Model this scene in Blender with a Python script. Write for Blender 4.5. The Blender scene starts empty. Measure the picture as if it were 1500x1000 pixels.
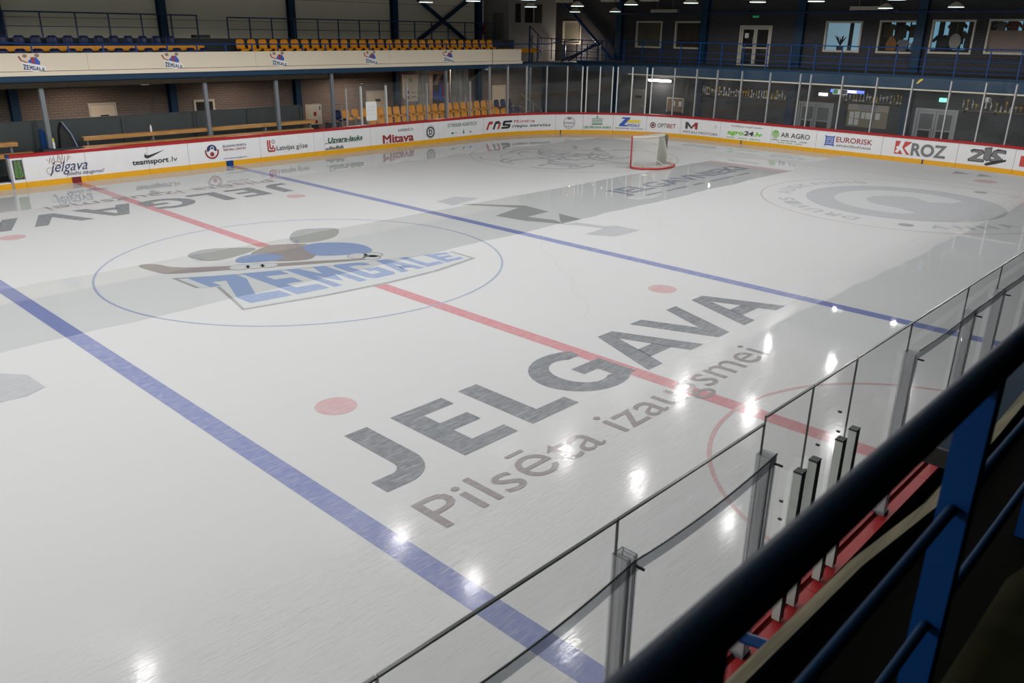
import bpy, bmesh, math, random
from math import sin, cos, pi, radians, atan2, sqrt
from mathutils import Vector, Matrix
from mathutils.geometry import delaunay_2d_cdt
random.seed(7)
S = bpy.context.scene
COL = S.collection

# ------------------------------------------------------------------ camera, world, exposure, lights
CAM = Vector((-10.1243, -16.1546, 5.0582)); YAW, PIT, ROLL, FPX = 0.81174, 0.361681, 0.014284, 1202.94
_f = Vector((sin(YAW) * cos(PIT), cos(YAW) * cos(PIT), -sin(PIT)))
_r = Vector((cos(YAW), -sin(YAW), 0)); _u = _r.cross(_f)
_r2 = _r * cos(ROLL) + _u * sin(ROLL); _u2 = -_r * sin(ROLL) + _u * cos(ROLL)
cd = bpy.data.cameras.new('camera'); cam = bpy.data.objects.new('camera', cd); COL.objects.link(cam)
cam.matrix_world = Matrix(((_r2.x, _u2.x, -_f.x, CAM.x), (_r2.y, _u2.y, -_f.y, CAM.y), (_r2.z, _u2.z, -_f.z, CAM.z), (0, 0, 0, 1)))
cd.sensor_width = 36; cd.lens = FPX / 1500 * 36; cd.clip_start = .05; cd.clip_end = 300
S.camera = cam
cd.dof.use_dof = True; cd.dof.focus_distance = 15; cd.dof.aperture_fstop = 4.
w = bpy.data.worlds.new('world'); S.world = w; w.use_nodes = True
w.node_tree.nodes['Background'].inputs[0].default_value = (.6, .7, .8, 1)
w.node_tree.nodes['Background'].inputs[1].default_value = .05
S.view_settings.view_transform = 'Standard'; S.view_settings.look = 'None'
S.view_settings.gamma = 1; S.view_settings.use_curve_mapping = False
S.view_settings.exposure = 0.0
try: S.cycles.use_denoising = True
except Exception: pass

LAMP_H = 6.1
LAMP_ROWS = [9.7, 7.1, 4.4, 1.7, -.6, -3.0, -5.5, -8.2, -10.3]
LAMP_W = 150.0
_ld = bpy.data.lights.new('high_bay_light', 'SPOT'); _ld.energy = LAMP_W; _ld.color = (1, .99, .98)
_ld.spot_size = radians(174); _ld.spot_blend = .12; _ld.shadow_soft_size = .09
for lx in (-24, -18, -12, -6, 0, 6, 12, 18, 24):
    for ly in LAMP_ROWS:
        o = bpy.data.objects.new('high_bay_light', _ld); o.location = (lx, ly, LAMP_H - .03); COL.objects.link(o)
def point_light(loc, watt, colr, rad=.05, kind='POINT', **k):
    l = bpy.data.lights.new('lamp_or_fill_light', kind); l.energy = watt; l.color = colr
    if kind == 'AREA':
        l.shape = 'RECTANGLE'; l.size, l.size_y = k['size']
    else: l.shadow_soft_size = rad
    o = bpy.data.objects.new('lamp_or_fill_light', l); o.location = loc
    if 'rot' in k: o.rotation_euler = k['rot']
    COL.objects.link(o); return o

# tube lamps under the gallery slab, along the brown block wall
for lx, lw in ((-5, 50), (2.5, 52), (9.2, 44), (15.5, 66), (21.5, 84), (27, 26)):
    point_light((lx, 19.3, 3.1), lw, (1, .80, .66), kind='AREA', size=(1.3, .25), rot=(radians(-18), 0, 0))

# ------------------------------------------------------------------ materials
MATS = {}
def mat(name, col, rough=.6, metal=0., spec=.5, var=.08, vscale=6., bump=0., bscale=40., emit=None, estr=1.):
    if name in MATS: return MATS[name]
    m = bpy.data.materials.new(name); m.use_nodes = True; nt = m.node_tree; b = nt.nodes['Principled BSDF']
    b.inputs['Roughness'].default_value = rough; b.inputs['Metallic'].default_value = metal
    b.inputs['Specular IOR Level'].default_value = spec
    tc = nt.nodes.new('ShaderNodeTexCoord'); nz = nt.nodes.new('ShaderNodeTexNoise')
    nz.inputs['Scale'].default_value = vscale; nz.inputs['Detail'].default_value = 4
    nt.links.new(tc.outputs['Object'], nz.inputs['Vector'])
    mx = nt.nodes.new('ShaderNodeMix'); mx.data_type = 'RGBA'
    mx.inputs[6].default_value = (*[max(0, c * (1 - var)) for c in col[:3]], 1)
    mx.inputs[7].default_value = (*[min(1, c * (1 + var)) for c in col[:3]], 1)
    nt.links.new(nz.outputs['Fac'], mx.inputs[0]); nt.links.new(mx.outputs[2], b.inputs['Base Color'])
    if bump:
        n2 = nt.nodes.new('ShaderNodeTexNoise'); n2.inputs['Scale'].default_value = bscale
        nt.links.new(tc.outputs['Object'], n2.inputs['Vector'])
        bp = nt.nodes.new('ShaderNodeBump'); bp.inputs['Strength'].default_value = bump; bp.inputs['Distance'].default_value = .01
        nt.links.new(n2.outputs['Fac'], bp.inputs['Height']); nt.links.new(bp.outputs['Normal'], b.inputs['Normal'])
    if emit:
        b.inputs['Emission Color'].default_value = (*emit, 1); b.inputs['Emission Strength'].default_value = estr
    MATS[name] = m; return m
def wood(name, c1, c2, rough=.55):
    m = bpy.data.materials.new(name); m.use_nodes = True; nt = m.node_tree; b = nt.nodes['Principled BSDF']
    b.inputs['Roughness'].default_value = rough
    tc = nt.nodes.new('ShaderNodeTexCoord'); mp = nt.nodes.new('ShaderNodeMapping'); mp.inputs['Scale'].default_value = (1.2, 22, 22)
    nz = nt.nodes.new('ShaderNodeTexNoise'); nz.inputs['Scale'].default_value = 2.; nz.inputs['Detail'].default_value = 6
    rp = nt.nodes.new('ShaderNodeValToRGB'); rp.color_ramp.elements[0].position = .35; rp.color_ramp.elements[1].position = .68
    rp.color_ramp.elements[0].color = (*c1, 1); rp.color_ramp.elements[1].color = (*c2, 1)
    nt.links.new(tc.outputs['Object'], mp.inputs[0]); nt.links.new(mp.outputs[0], nz.inputs['Vector'])
    nt.links.new(nz.outputs['Fac'], rp.inputs[0]); nt.links.new(rp.outputs[0], b.inputs['Base Color'])
    return m
def brick(name, c1, c2, mortar, axis, rough=.85):
    m = bpy.data.materials.new(name); m.use_nodes = True; nt = m.node_tree; b = nt.nodes['Principled BSDF']
    b.inputs['Roughness'].default_value = rough; b.inputs['Specular IOR Level'].default_value = .2
    g = nt.nodes.new('ShaderNodeNewGeometry'); sp = nt.nodes.new('ShaderNodeSeparateXYZ'); cb = nt.nodes.new('ShaderNodeCombineXYZ')
    nt.links.new(g.outputs['Position'], sp.inputs[0]); nt.links.new(sp.outputs[axis], cb.inputs[0]); nt.links.new(sp.outputs[2], cb.inputs[1])
    br = nt.nodes.new('ShaderNodeTexBrick'); br.inputs['Scale'].default_value = 1
    br.inputs['Brick Width'].default_value = .30; br.inputs['Row Height'].default_value = .105; br.inputs['Mortar Size'].default_value = .012
    br.inputs['Color1'].default_value = (*c1, 1); br.inputs['Color2'].default_value = (*c2, 1); br.inputs['Mortar'].default_value = (*mortar, 1)
    nt.links.new(cb.outputs[0], br.inputs['Vector']); nt.links.new(br.outputs['Color'], b.inputs['Base Color'])
    bp = nt.nodes.new('ShaderNodeBump'); bp.inputs['Strength'].default_value = .5; bp.inputs['Distance'].default_value = .01; bp.invert = True
    nt.links.new(br.outputs['Fac'], bp.inputs['Height']); nt.links.new(bp.outputs['Normal'], b.inputs['Normal'])
    return m
def glass(name, tint, base=.03, smudge=.03, grey=(.75, .8, .8)):
    m = bpy.data.materials.new(name); m.use_nodes = True; nt = m.node_tree; nt.nodes.clear()
    out = nt.nodes.new('ShaderNodeOutputMaterial'); tr = nt.nodes.new('ShaderNodeBsdfTransparent'); tr.inputs[0].default_value = (*tint, 1)
    gl = nt.nodes.new('ShaderNodeBsdfGlossy'); gl.inputs['Roughness'].default_value = .02
    df = nt.nodes.new('ShaderNodeBsdfDiffuse'); df.inputs[0].default_value = (*grey, 1)
    fr = nt.nodes.new('ShaderNodeFresnel'); fr.inputs['IOR'].default_value = 1.45
    tc = nt.nodes.new('ShaderNodeTexCoord'); nz = nt.nodes.new('ShaderNodeTexNoise'); nz.inputs['Scale'].default_value = 1.3; nz.inputs['Detail'].default_value = 6
    nt.links.new(tc.outputs['Object'], nz.inputs['Vector'])
    mu = nt.nodes.new('ShaderNodeMath'); mu.operation = 'MULTIPLY'; mu.inputs[1].default_value = smudge * 2
    nt.links.new(nz.outputs['Fac'], mu.inputs[0])
    m1 = nt.nodes.new('ShaderNodeMixShader'); m2 = nt.nodes.new('ShaderNodeMixShader')
    nt.links.new(mu.outputs[0], m1.inputs[0]); nt.links.new(tr.outputs[0], m1.inputs[1]); nt.links.new(df.outputs[0], m1.inputs[2])
    ad = nt.nodes.new('ShaderNodeMath'); ad.operation = 'MULTIPLY'
    ge = nt.nodes.new('ShaderNodeNewGeometry'); nt.links.new(fr.outputs[0], ad.inputs[0])
    mi2 = nt.nodes.new('ShaderNodeMath'); mi2.operation = 'SUBTRACT'; mi2.inputs[0].default_value = 1.
    nt.links.new(ge.outputs['Backfacing'], mi2.inputs[1]); nt.links.new(mi2.outputs[0], ad.inputs[1])
    nt.links.new(ad.outputs[0], m2.inputs[0]); nt.links.new(m1.outputs[0], m2.inputs[1]); nt.links.new(gl.outputs[0], m2.inputs[2])
    nt.links.new(m2.outputs[0], out.inputs[0]); return m

def ice_mat(name, col, paint=True):
    """one ice shader for the sheet and every marking under it: rough scraped ice, and smooth wet ice where the resurfacer has passed"""
    m = bpy.data.materials.new(name); m.use_nodes = True; nt = m.node_tree; L = nt.links.new; b = nt.nodes['Principled BSDF']
    N = nt.nodes.new
    def M(op, a, bb=None, clamp=False):
        n = N('ShaderNodeMath'); n.operation = op; n.use_clamp = clamp
        for i, v in enumerate((a, bb)):
            if v is None: continue
            if isinstance(v, (int, float)): n.inputs[i].default_value = v
            else: L(v, n.inputs[i])
        return n.outputs[0]
    g = N('ShaderNodeNewGeometry'); sp = N('ShaderNodeSeparateXYZ'); L(g.outputs['Position'], sp.inputs[0]); X, Y = sp.outputs[0], sp.outputs[1]
    wob = N('ShaderNodeTexNoise'); wob.inputs['Scale'].default_value = .5; L(g.outputs['Position'], wob.inputs['Vector'])
    wv = M('MULTIPLY', M('SUBTRACT', wob.outputs['Fac'], .5), .35)
    Yw = M('ADD', Y, wv); Xw = M('ADD', X, wv)
    def step(v, e, wd=.05): return M('DIVIDE', M('SUBTRACT', v, e), wd, True)
    neg = M('MULTIPLY', Yw, -1.)
    # middle strip, rounded at its far end
    dx = M('MAXIMUM', M('SUBTRACT', Xw, 21.2), 0.); dy = M('SUBTRACT', Yw, .42)
    rr = M('SQRT', M('ADD', M('MULTIPLY', M('MULTIPLY', dx, .8), M('MULTIPLY', dx, .8)), M('MULTIPLY', dy, dy)))
    mid = step(M('MULTIPLY', rr, -1.), -1.88)
    far = step(Yw, 10.35); end = M('MULTIPLY', step(Xw, 24.3), step(Yw, -1.0)); near = M('MULTIPLY', step(neg, 9.75), step(X, 1.6, 2.5))
    wet = M('MAXIMUM', M('MAXIMUM', mid, far), M('MAXIMUM', end, near))
    semi = M('MULTIPLY', step(neg, 8.6, 1.6), M('SUBTRACT', 1., wet))
    # skate scratches: three stretched noises
    sc = None
    for ang, s1, s2, th in ((.5, 2.4, 64., .63), (-.35, 1.8, 52., .64), (1.25, 3.0, 74., .64), (2.2, 1.6, 56., .65), (1.8, 2.2, 68., .65)):
        mp = N('ShaderNodeMapping'); mp.inputs['Rotation'].default_value = (0, 0, ang); mp.inputs['Scale'].default_value = (s1, s2, 1)
        L(g.outputs['Position'], mp.inputs[0]); nz = N('ShaderNodeTexNoise'); nz.inputs['Scale'].default_value = 1.; nz.inputs['Detail'].default_value = 2.
        nz.inputs['Distortion'].default_value = .4
        L(mp.outputs[0], nz.inputs['Vector']); v = step(nz.outputs['Fac'], th, .05)
        sc = v if sc is None else M('MAXIMUM', sc, v)
    cl = N('ShaderNodeTexNoise'); cl.inputs['Scale'].default_value = .35; cl.inputs['Detail'].default_value = 5; L(g.outputs['Position'], cl.inputs['Vector'])
    fine = N('ShaderNodeTexNoise'); fine.inputs['Scale'].default_value = 9.; fine.inputs['Detail'].default_value = 5; L(g.outputs['Position'], fine.inputs['Vector'])
    dry = M('SUBTRACT', 1., wet)
    def mix(f, a, c):
        n = N('ShaderNodeMix'); n.data_type = 'RGBA'
        if isinstance(f, float): n.inputs[0].default_value = f
        else: L(f, n.inputs[0])
        for i, v in ((6, a), (7, c)):
            if isinstance(v, tuple): n.inputs[i].default_value = (*v, 1)
            else: L(v, n.inputs[i])
        return n.outputs[2]
    FROST = (.56, .565, .57)
    if paint:
        # frosting over paint: more on the scraped ice, hardly any under the fresh water
        fr = M('MULTIPLY', dry, M('ADD', M('MULTIPLY', sc, .32), M('ADD', M('MULTIPLY', fine.outputs['Fac'], .34), .10)), True)
        c = mix(fr, tuple(col), FROST)
        c = mix(M('MULTIPLY', wet, .22), c, (.36, .375, .38))
    else:
        base = mix(M('MULTIPLY', M('SUBTRACT', cl.outputs['Fac'], .35), .5, True), (.548, .553, .56), (.584, .587, .592))
        base = mix(M('MULTIPLY', sc, M('MULTIPLY', dry, .10)), base, (.60, .605, .61))
        c = mix(wet, base, (.505, .522, .528))
        bl = step(cl.outputs['Fac'], .62, .12); c = mix(M('MULTIPLY', M('MULTIPLY', wet, bl), .18), c, (.44, .455, .455))
    L(c, b.inputs['Base Color'])
    r0 = M('ADD', M('MULTIPLY', dry, .42), M('MULTIPLY', wet, .022))
    r1 = M('SUBTRACT', r0, M('MULTIPLY', semi, .31))
    L(r1, b.inputs['Roughness']); L(M('ADD', 1.04, M('MULTIPLY', M('MAXIMUM', wet, semi), .18)), b.inputs['IOR'])
    L(M('ADD', .1, M('MULTIPLY', M('MAXIMUM', wet, semi), .35)), b.inputs['Specular IOR Level'])
    bp = N('ShaderNodeBump'); bp.inputs['Strength'].default_value = .7; bp.inputs['Distance'].default_value = .006
    tiny = N('ShaderNodeTexNoise'); tiny.inputs['Scale'].default_value = 26.; tiny.inputs['Detail'].default_value = 3; L(g.outputs['Position'], tiny.inputs['Vector'])
    h = M('ADD', M('MULTIPLY', M('MULTIPLY', tiny.outputs['Fac'], semi), .16), M('MULTIPLY', M('MULTIPLY', sc, semi), -.34)); h = M('ADD', h, M('MULTIPLY', M('MULTIPLY', fine.outputs['Fac'], dry), .09))
    L(h, bp.inputs['Height']); L(bp.outputs['Normal'], b.inputs['Normal'])
    return m

NAVY = mat('navy_paint', (.006, .03, .11), .4, bump=.05)
BLUE = mat('blue_paint', (.003, .042, .17), .45, spec=.3)
BLUEB = mat('beam_blue_paint', (.003, .032, .075), .5, spec=.3)
RED = mat('red_plastic', (.36, .016, .02), .4, spec=.3, var=.15)
YEL = mat('yellow_kick', (.72, .36, .005), .4)
WHITE = mat('white_board', (.72, .72, .73), .35, var=.05, vscale=3)
CREAM = mat('cream_panel', (.68, .60, .47), .55, var=.05, vscale=1)
ALU = mat('aluminium', (.36, .36, .37), .4, .4)
ALUW = mat('white_aluminium', (.56, .59, .57), .4, .15)
GREYP = mat('grey_post_paint', (.16, .18, .20), .5)
DKGREY = mat('dark_wall_panel', (.045, .055, .055), .7, var=.15, vscale=2)
SEATY = mat('yellow_seat_plastic', (.84, .33, .004), .4, var=.06)
SEATB = mat('blue_seat_plastic', (.007, .014, .07), .4, spec=.3)
PLANK = wood('bench_wood', (.36, .17, .045), (.55, .29, .085))
OLDW = wood('weathered_wood', (.16, .14, .085), (.30, .27, .17), .8)
BLACK = mat('black_paint', (.006, .007, .007), .5)
CONC = mat('dark_concrete', (.02, .021, .019), .9, bump=.3)
ASPH = mat('rubber_floor', (.025, .026, .027), .8)
TIER = mat('stand_tier', (.035, .04, .045), .8)
LWALL = mat('pale_wall_panel', (.74, .72, .58), .7, var=.06, vscale=.7)
BRW = brick('brown_block_wall', (.19, .15, .125), (.21, .165, .14), (.13, .105, .09), 0)
BGR = brick('grey_block_wall', (.056, .056, .062), (.064, .064, .07), (.036, .036, .04), 1)
TRIMC = mat('cream_window_frame', (.50, .47, .40), .5)
DOORC = mat('cream_door', (.62, .52, .40), .5)
GL_N = glass('shield_glass', (.972, .98, .975), smudge=.02)
GL_E = mat('glass_edge', (.055, .065, .06), .3)
GL_EF = mat('glass_edge_pale', (.35, .38, .38), .3)
GL_W = glass('window_glass', (.9, .9, .9), smudge=.01)
GOLD = mat('gold_trophy', (.80, .55, .12), .25, .35)
SILV = mat('silver_trophy', (.82, .84, .85), .25, .3)
NETM = mat('white_net_cord', (.62, .62, .57), .8)
CEIL = mat('ceiling_sheet', (.60, .60, .58), .8)
PAPER = mat('paper', (.7, .7, .68), .7)
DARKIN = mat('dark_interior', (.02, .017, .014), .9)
STRAP = glass('clear_plastic_strap', (.80, .82, .84), smudge=.16, grey=(.6, .61, .63))

# ------------------------------------------------------------------ geometry helpers
class MB:
    def __init__(s): s.v = []; s.f = []; s.mi = []
    def add(s, vs, fs, mi=0):
        n = len(s.v); s.v += [tuple(v) for v in vs]; s.f += [tuple(i + n for i in f) for f in fs]; s.mi += [mi] * len(fs); return s
    def box(s, a, b, mi=0):
        (x0, y0, z0), (x1, y1, z1) = a, b
        x0, x1 = min(x0, x1), max(x0, x1); y0, y1 = min(y0, y1), max(y0, y1); z0, z1 = min(z0, z1), max(z0, z1)
        return s.add([(x0, y0, z0), (x1, y0, z0), (x1, y1, z0), (x0, y1, z0), (x0, y0, z1), (x1, y0, z1), (x1, y1, z1), (x0, y1, z1)],
                     [(3, 2, 1, 0), (4, 5, 6, 7), (0, 1, 5, 4), (1, 2, 6, 5), (2, 3, 7, 6), (3, 0, 4, 7)], mi)
    def cbox(s, c, d, mi=0):
        return s.box([c[i] - d[i] / 2 for i in range(3)], [c[i] + d[i] / 2 for i in range(3)], mi)
    def bar(s, p, q, wd, ht=None, up=(0, 0, 1), mi=0):
        """rectangular bar from p to q"""
        p, q = Vector(p), Vector(q); d = (q - p).normalized(); ht = ht or wd; u = Vector(up)
        if abs(d.dot(u)) > .98: u = Vector((1, 0, 0))
        a = d.cross(u).normalized() * wd / 2; b = a.cross(d).normalized() * ht / 2
        vs = [e + i * a + j * b for e in (p, q) for i, j in ((-1, -1), (1, -1), (1, 1), (-1, 1))]
        return s.add(vs, [(0, 1, 2, 3), (7, 6, 5, 4), (0, 4, 5, 1), (1, 5, 6, 2), (2, 6, 7, 3), (3, 7, 4, 0)], mi)
    def tube(s, pts, r, n=8, mi=0, caps=True):
        pts = [Vector(p) for p in pts]; rings = []
        for i, p in enumerate(pts):
            d = (pts[min(i + 1, len(pts) - 1)] - pts[max(i - 1, 0)]).normalized()
            u = Vector((0, 0, 1)) if abs(d.z) < .9 else Vector((1, 0, 0))
            a = d.cross(u).normalized(); b = a.cross(d).normalized()
            rings.append([p + r * (cos(2 * pi * k / n) * a + sin(2 * pi * k / n) * b) for k in range(n)])
        vs = [v for rg in rings for v in rg]; fs = []
        for i in range(len(pts) - 1):
            for k in range(n): fs.append((i * n + k, i * n + (k + 1) % n, (i + 1) * n + (k + 1) % n, (i + 1) * n + k))
        if caps: fs += [tuple(range(n))[::-1], tuple((len(pts) - 1) * n + k for k in range(n))]
        return s.add(vs, fs, mi)
    def lathe(s, prof, c=(0, 0, 0), n=12, mi=0):
        vs = [(c[0] + r * cos(2 * pi * k / n), c[1] + r * sin(2 * pi * k / n), c[2] + z) for r, z in prof for k in range(n)]; fs = []
        for i in range(len(prof) - 1):
            for k in range(n): fs.append((i * n + k, i * n + (k + 1) % n, (i + 1) * n + (k + 1) % n, (i + 1) * n + k))
        fs += [tuple(range(n))[::-1], tuple((len(prof) - 1) * n + k for k in range(n))]
        return s.add(vs, fs, mi)
    def prism(s, poly, fr, t, mi=0):
        """2-D polygon in frame fr(u,v,depth) extruded by t"""
        n = len(poly); vs = [fr(u, v, 0) for u, v in poly] + [fr(u, v, t) for u, v in poly]
        return s.add(vs, [tuple(range(n))[::-1], tuple(range(n, 2 * n))] + [(i, (i + 1) % n, n + (i + 1) % n, n + i) for i in range(n)], mi)
def link(name, me, parent=None, loc=None):
    o = bpy.data.objects.new(name, me); COL.objects.link(o)
    if parent: o.parent = parent
    if loc is not None: o.location = loc
    return o
def mesh(name, mb, mats, smooth=False, fix=False):
    me = bpy.data.meshes.new(name); me.from_pydata(mb.v, [], mb.f)
    if fix:
        bm = bmesh.new(); bm.from_mesh(me); bmesh.ops.recalc_face_normals(bm, faces=bm.faces); bm.to_mesh(me); bm.free()
    mats = mats if isinstance(mats, (list, tuple)) else [mats]
    for m in mats: me.materials.append(m)
    if len(mats) > 1: me.polygons.foreach_set('material_index', mb.mi)
    if smooth: me.polygons.foreach_set('use_smooth', [True] * len(me.polygons))
    me.update(); return me
def obj(name, mb, mats, parent=None, label=None, smooth=False, loc=None, fix=False):
    o = link(name, mesh(name, mb, mats, smooth, fix), parent, loc)
    if label: o['label'] = label
    return o
def struct(name, mb, mats, parent=None, label=None):
    o = obj(name, mb, mats, parent, label)
    if parent is None: o['kind'] = 'structure'
    return o
def thing(name, label, cat, loc=(0, 0, 0), rz=0, group=None):
    o = bpy.data.objects.new(name, None); COL.objects.link(o); o.location = loc; o.rotation_euler = (0, 0, rz); o.empty_display_size = .1
    o['label'] = label; o['category'] = cat
    if group: o['group'] = group
    return o
def tag(o, label, cat, group=None):
    o['label'] = label; o['category'] = cat
    if group: o['group'] = group
    return o
def copy_tree(o, loc=None, label=None, group=None, parent=None, rz=None):
    c = o.copy(); COL.objects.link(c)
    if parent: c.parent = parent
    if loc is not None: c.location = loc
    if rz is not None: c.rotation_euler = (0, 0, rz)
    if label: c['label'] = label
    if group: c['group'] = group
    for ch in list(o.children): copy_tree(ch, parent=c)
    return c

_txt = {}
def text_geo(body, bold=0.):
    """glyph outlines as edge loops, filled by a constrained triangulation (non-zero winding)"""
    k = (body, bold)
    if k in _txt: return _txt[k]
    V, F, xo = [], [], 0.
    c = bpy.data.curves.new('lettering', 'FONT'); c.body = body; c.resolution_u = 3; c.fill_mode = 'NONE'
    o = bpy.data.objects.new('lettering', c); COL.objects.link(o)
    me = bpy.data.meshes.new_from_object(o.evaluated_get(bpy.context.evaluated_depsgraph_get()))
    co = [Vector((v.co.x, v.co.y)) for v in me.vertices]; nx = {}
    for e in me.edges: nx.setdefault(e.vertices[0], []).append(e.vertices[1]); nx.setdefault(e.vertices[1], []).append(e.vertices[0])
    seen = set(); loops = []
    for st_ in range(len(co)):
        if st_ in seen or st_ not in nx: continue
        lp = [st_]; seen.add(st_); cur = max(nx[st_], key=lambda q: q == st_ + 1)
        while cur is not None and cur not in seen:
            lp.append(cur); seen.add(cur); cur = next((q for q in nx[cur] if q not in seen), None)
        if len(lp) > 2: loops.append([co[q] for q in lp])
    bpy.data.objects.remove(o); bpy.data.curves.remove(c); bpy.data.meshes.remove(me)
    if bold and loops:   # embolden: push every outline along its normal (holes turn the other way round, so they shrink)
        area = lambda lp: sum(lp[q].x * lp[(q + 1) % len(lp)].y - lp[(q + 1) % len(lp)].x * lp[q].y for q in range(len(lp)))
        sg = 1 if area(max(loops, key=lambda lp: abs(area(lp)))) > 0 else -1; out = []
        for lp in loops:
            lp = [p for q, p in enumerate(lp) if (p - lp[q - 1]).length > 1e-5]; n_ = len(lp); r_ = []
            for q in range(n_):
                d0 = (lp[q] - lp[q - 1]).normalized(); d1 = (lp[(q + 1) % n_] - lp[q]).normalized(); m_ = d0 + d1
                m_ = m_.normalized() if m_.length > 1e-4 else d0; k_ = min(1.8, 1 / max(.4, m_.dot(d0))); r_.append(lp[q] + Vector((m_.y, -m_.x)) * sg * bold * 1.1 * k_)
            out.append(r_)
        loops = out
    pts = []; eds = []
    for lp in loops:
        n0 = len(pts); pts += lp; eds += [(n0 + q, n0 + (q + 1) % len(lp)) for q in range(len(lp))]
    vs, _e, fs, *_ = delaunay_2d_cdt(pts, eds, [], 0, 1e-5)
    boxes = [(min(p.x for p in lp), max(p.x for p in lp), min(p.y for p in lp), max(p.y for p in lp), lp) for lp in loops]
    def inside(x, y):
        wn = 0
        for x0, x1, y0, y1, lp in boxes:
            if not (x0 <= x <= x1 and y0 <= y <= y1): continue
            for q in range(len(lp)):
                a, b = lp[q], lp[(q + 1) % len(lp)]; cr = (b.x - a.x) * (y - a.y) - (x - a.x) * (b.y - a.y)
                if a.y <= y < b.y and cr > 0: wn += 1
                elif b.y <= y < a.y and cr < 0: wn -= 1
        return wn != 0
    for f in fs:
        f = list(f); ar = sum(vs[f[q]].x * vs[f[(q + 1) % 3]].y - vs[f[(q + 1) % 3]].x * vs[f[q]].y for q in range(3))
        if abs(ar) < 1e-8: continue
        if inside(sum(vs[q].x for q in f) / 3, sum(vs[q].y for q in f) / 3): F.append(tuple(f) if ar > 0 else tuple(f[::-1]))
    _txt[k] = ([(v.x, v.y) for v in vs], F); return _txt[k]
def text_fit(mb, body, u0, u1, v0, cap, fr, bold=0., shear=0., d=0., mi=0):
    """lettering between u0 and u1 on baseline v0 with capital height cap, laid on frame fr(u, v, depth)"""
    vs, fs = text_geo(body, bold); xs = [v[0] for v in vs]; a, b = min(xs), max(xs); sx = (u1 - u0) / (b - a); sy = cap / .72
    mb.add([fr(u0 + (x - a) * sx + shear * y * sy, v0 + y * sy, d) for x, y in vs], [f if sx > 0 else f[::-1] for f in fs], mi)
def ring_poly(mb, fr, cu, cv, r0, r1, a0=0., a1=2 * pi, n=32, d=0., mi=0, asp=1.):
    vs = []; fs = []
    for i in range(n + 1):
        a = a0 + (a1 - a0) * i / n
        vs += [fr(cu + r0 * cos(a) * asp, cv + r0 * sin(a), d), fr(cu + r1 * cos(a) * asp, cv + r1 * sin(a), d)]
    for i in range(n): fs.append((2 * i, 2 * i + 1, 2 * i + 3, 2 * i + 2))
    mb.add(vs, fs, mi)
def disc_poly(mb, fr, cu, cv, r, n=20, d=0., mi=0):
    mb.add([fr(cu + r * cos(2 * pi * k / n), cv + r * sin(2 * pi * k / n), d) for k in range(n)], [tuple(range(n))], mi)
def poly(mb, fr, pts, d=0., mi=0):
    pts = list(pts); ar = sum(pts[i][0] * pts[(i + 1) % len(pts)][1] - pts[(i + 1) % len(pts)][0] * pts[i][1] for i in range(len(pts)))
    if ar < 0: pts = pts[::-1]
    mb.add([fr(u, v, d) for u, v in pts], [tuple(range(len(pts)))], mi)
def chaikin(pts, k=2, closed=True):
    for _ in range(k):
        q = []; n = len(pts)
        for i in range(n if closed else n - 1):
            a, b = pts[i], pts[(i + 1) % n]; q += [(a[0] * .75 + b[0] * .25, a[1] * .75 + b[1] * .25), (a[0] * .25 + b[0] * .75, a[1] * .25 + b[1] * .75)]
        pts = q if closed else [pts[0]] + q + [pts[-1]]
    return pts
def rectp(mb, fr, u0, v0, u1, v1, d=0., mi=0): poly(mb, fr, [(u0, v0), (u1, v0), (u1, v1), (u0, v1)], d, mi)

# ------------------------------------------------------------------ rink outline
HW, HL, RC = 14.08, 27.4, 8.0
CX, CY = HL - RC, HW - RC
L1 = CX; L2 = L1 + pi / 2 * RC; L3 = L2 + 2 * CY; L4 = L3 + pi / 2 * RC
def path(s, off=0.):
    """point and outward normal along the far side, round the end, to the near side (s=0 at the centre line, far side)"""
    if s <= L1: return Vector((s, HW + off, 0)), Vector((0, 1, 0))
    if s <= L2:
        a = (s - L1) / RC; n = Vector((sin(a), cos(a), 0))
        return Vector((CX, CY, 0)) + n * (RC + off), n
    if s <= L3: return Vector((HL + off, CY - (s - L2), 0)), Vector((1, 0, 0))
    if s <= L4:
        a = (s - L3) / RC; n = Vector((cos(a), -sin(a), 0))
        return Vector((CX, -CY, 0)) + n * (RC + off), n
    return Vector((CX - (s - L4), -HW - off, 0)), Vector((0, -1, 0))
def bframe(off=-.004):
    def fr(u, v, d): p, n = path(u, off - d); return (p.x, p.y, v)
    return fr
def sweep(mb, s0, s1, o0, o1, z0, z1, mi=0, step=.28):
    n = 1
    curved = not (s1 <= L1 or (s0 >= L2 and s1 <= L3) or s0 >= L4)
    if curved: n = max(2, int((s1 - s0) / step))
    vs = []; fs = []
    for i in range(n + 1):
        s = s0 + (s1 - s0) * i / n; a, _ = path(s, o0); b, _ = path(s, o1)
        vs += [(a.x, a.y, z0), (b.x, b.y, z0), (b.x, b.y, z1), (a.x, a.y, z1)]
    for i in range(n):
        k = 4 * i
        for j in range(4): fs.append((k + j, k + 4 + j, k + 4 + (j + 1) % 4, k + (j + 1) % 4))
    fs += [(0, 1, 2, 3), (4 * n + 3, 4 * n + 2, 4 * n + 1, 4 * n)]
    mb.add(vs, fs, mi)

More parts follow.
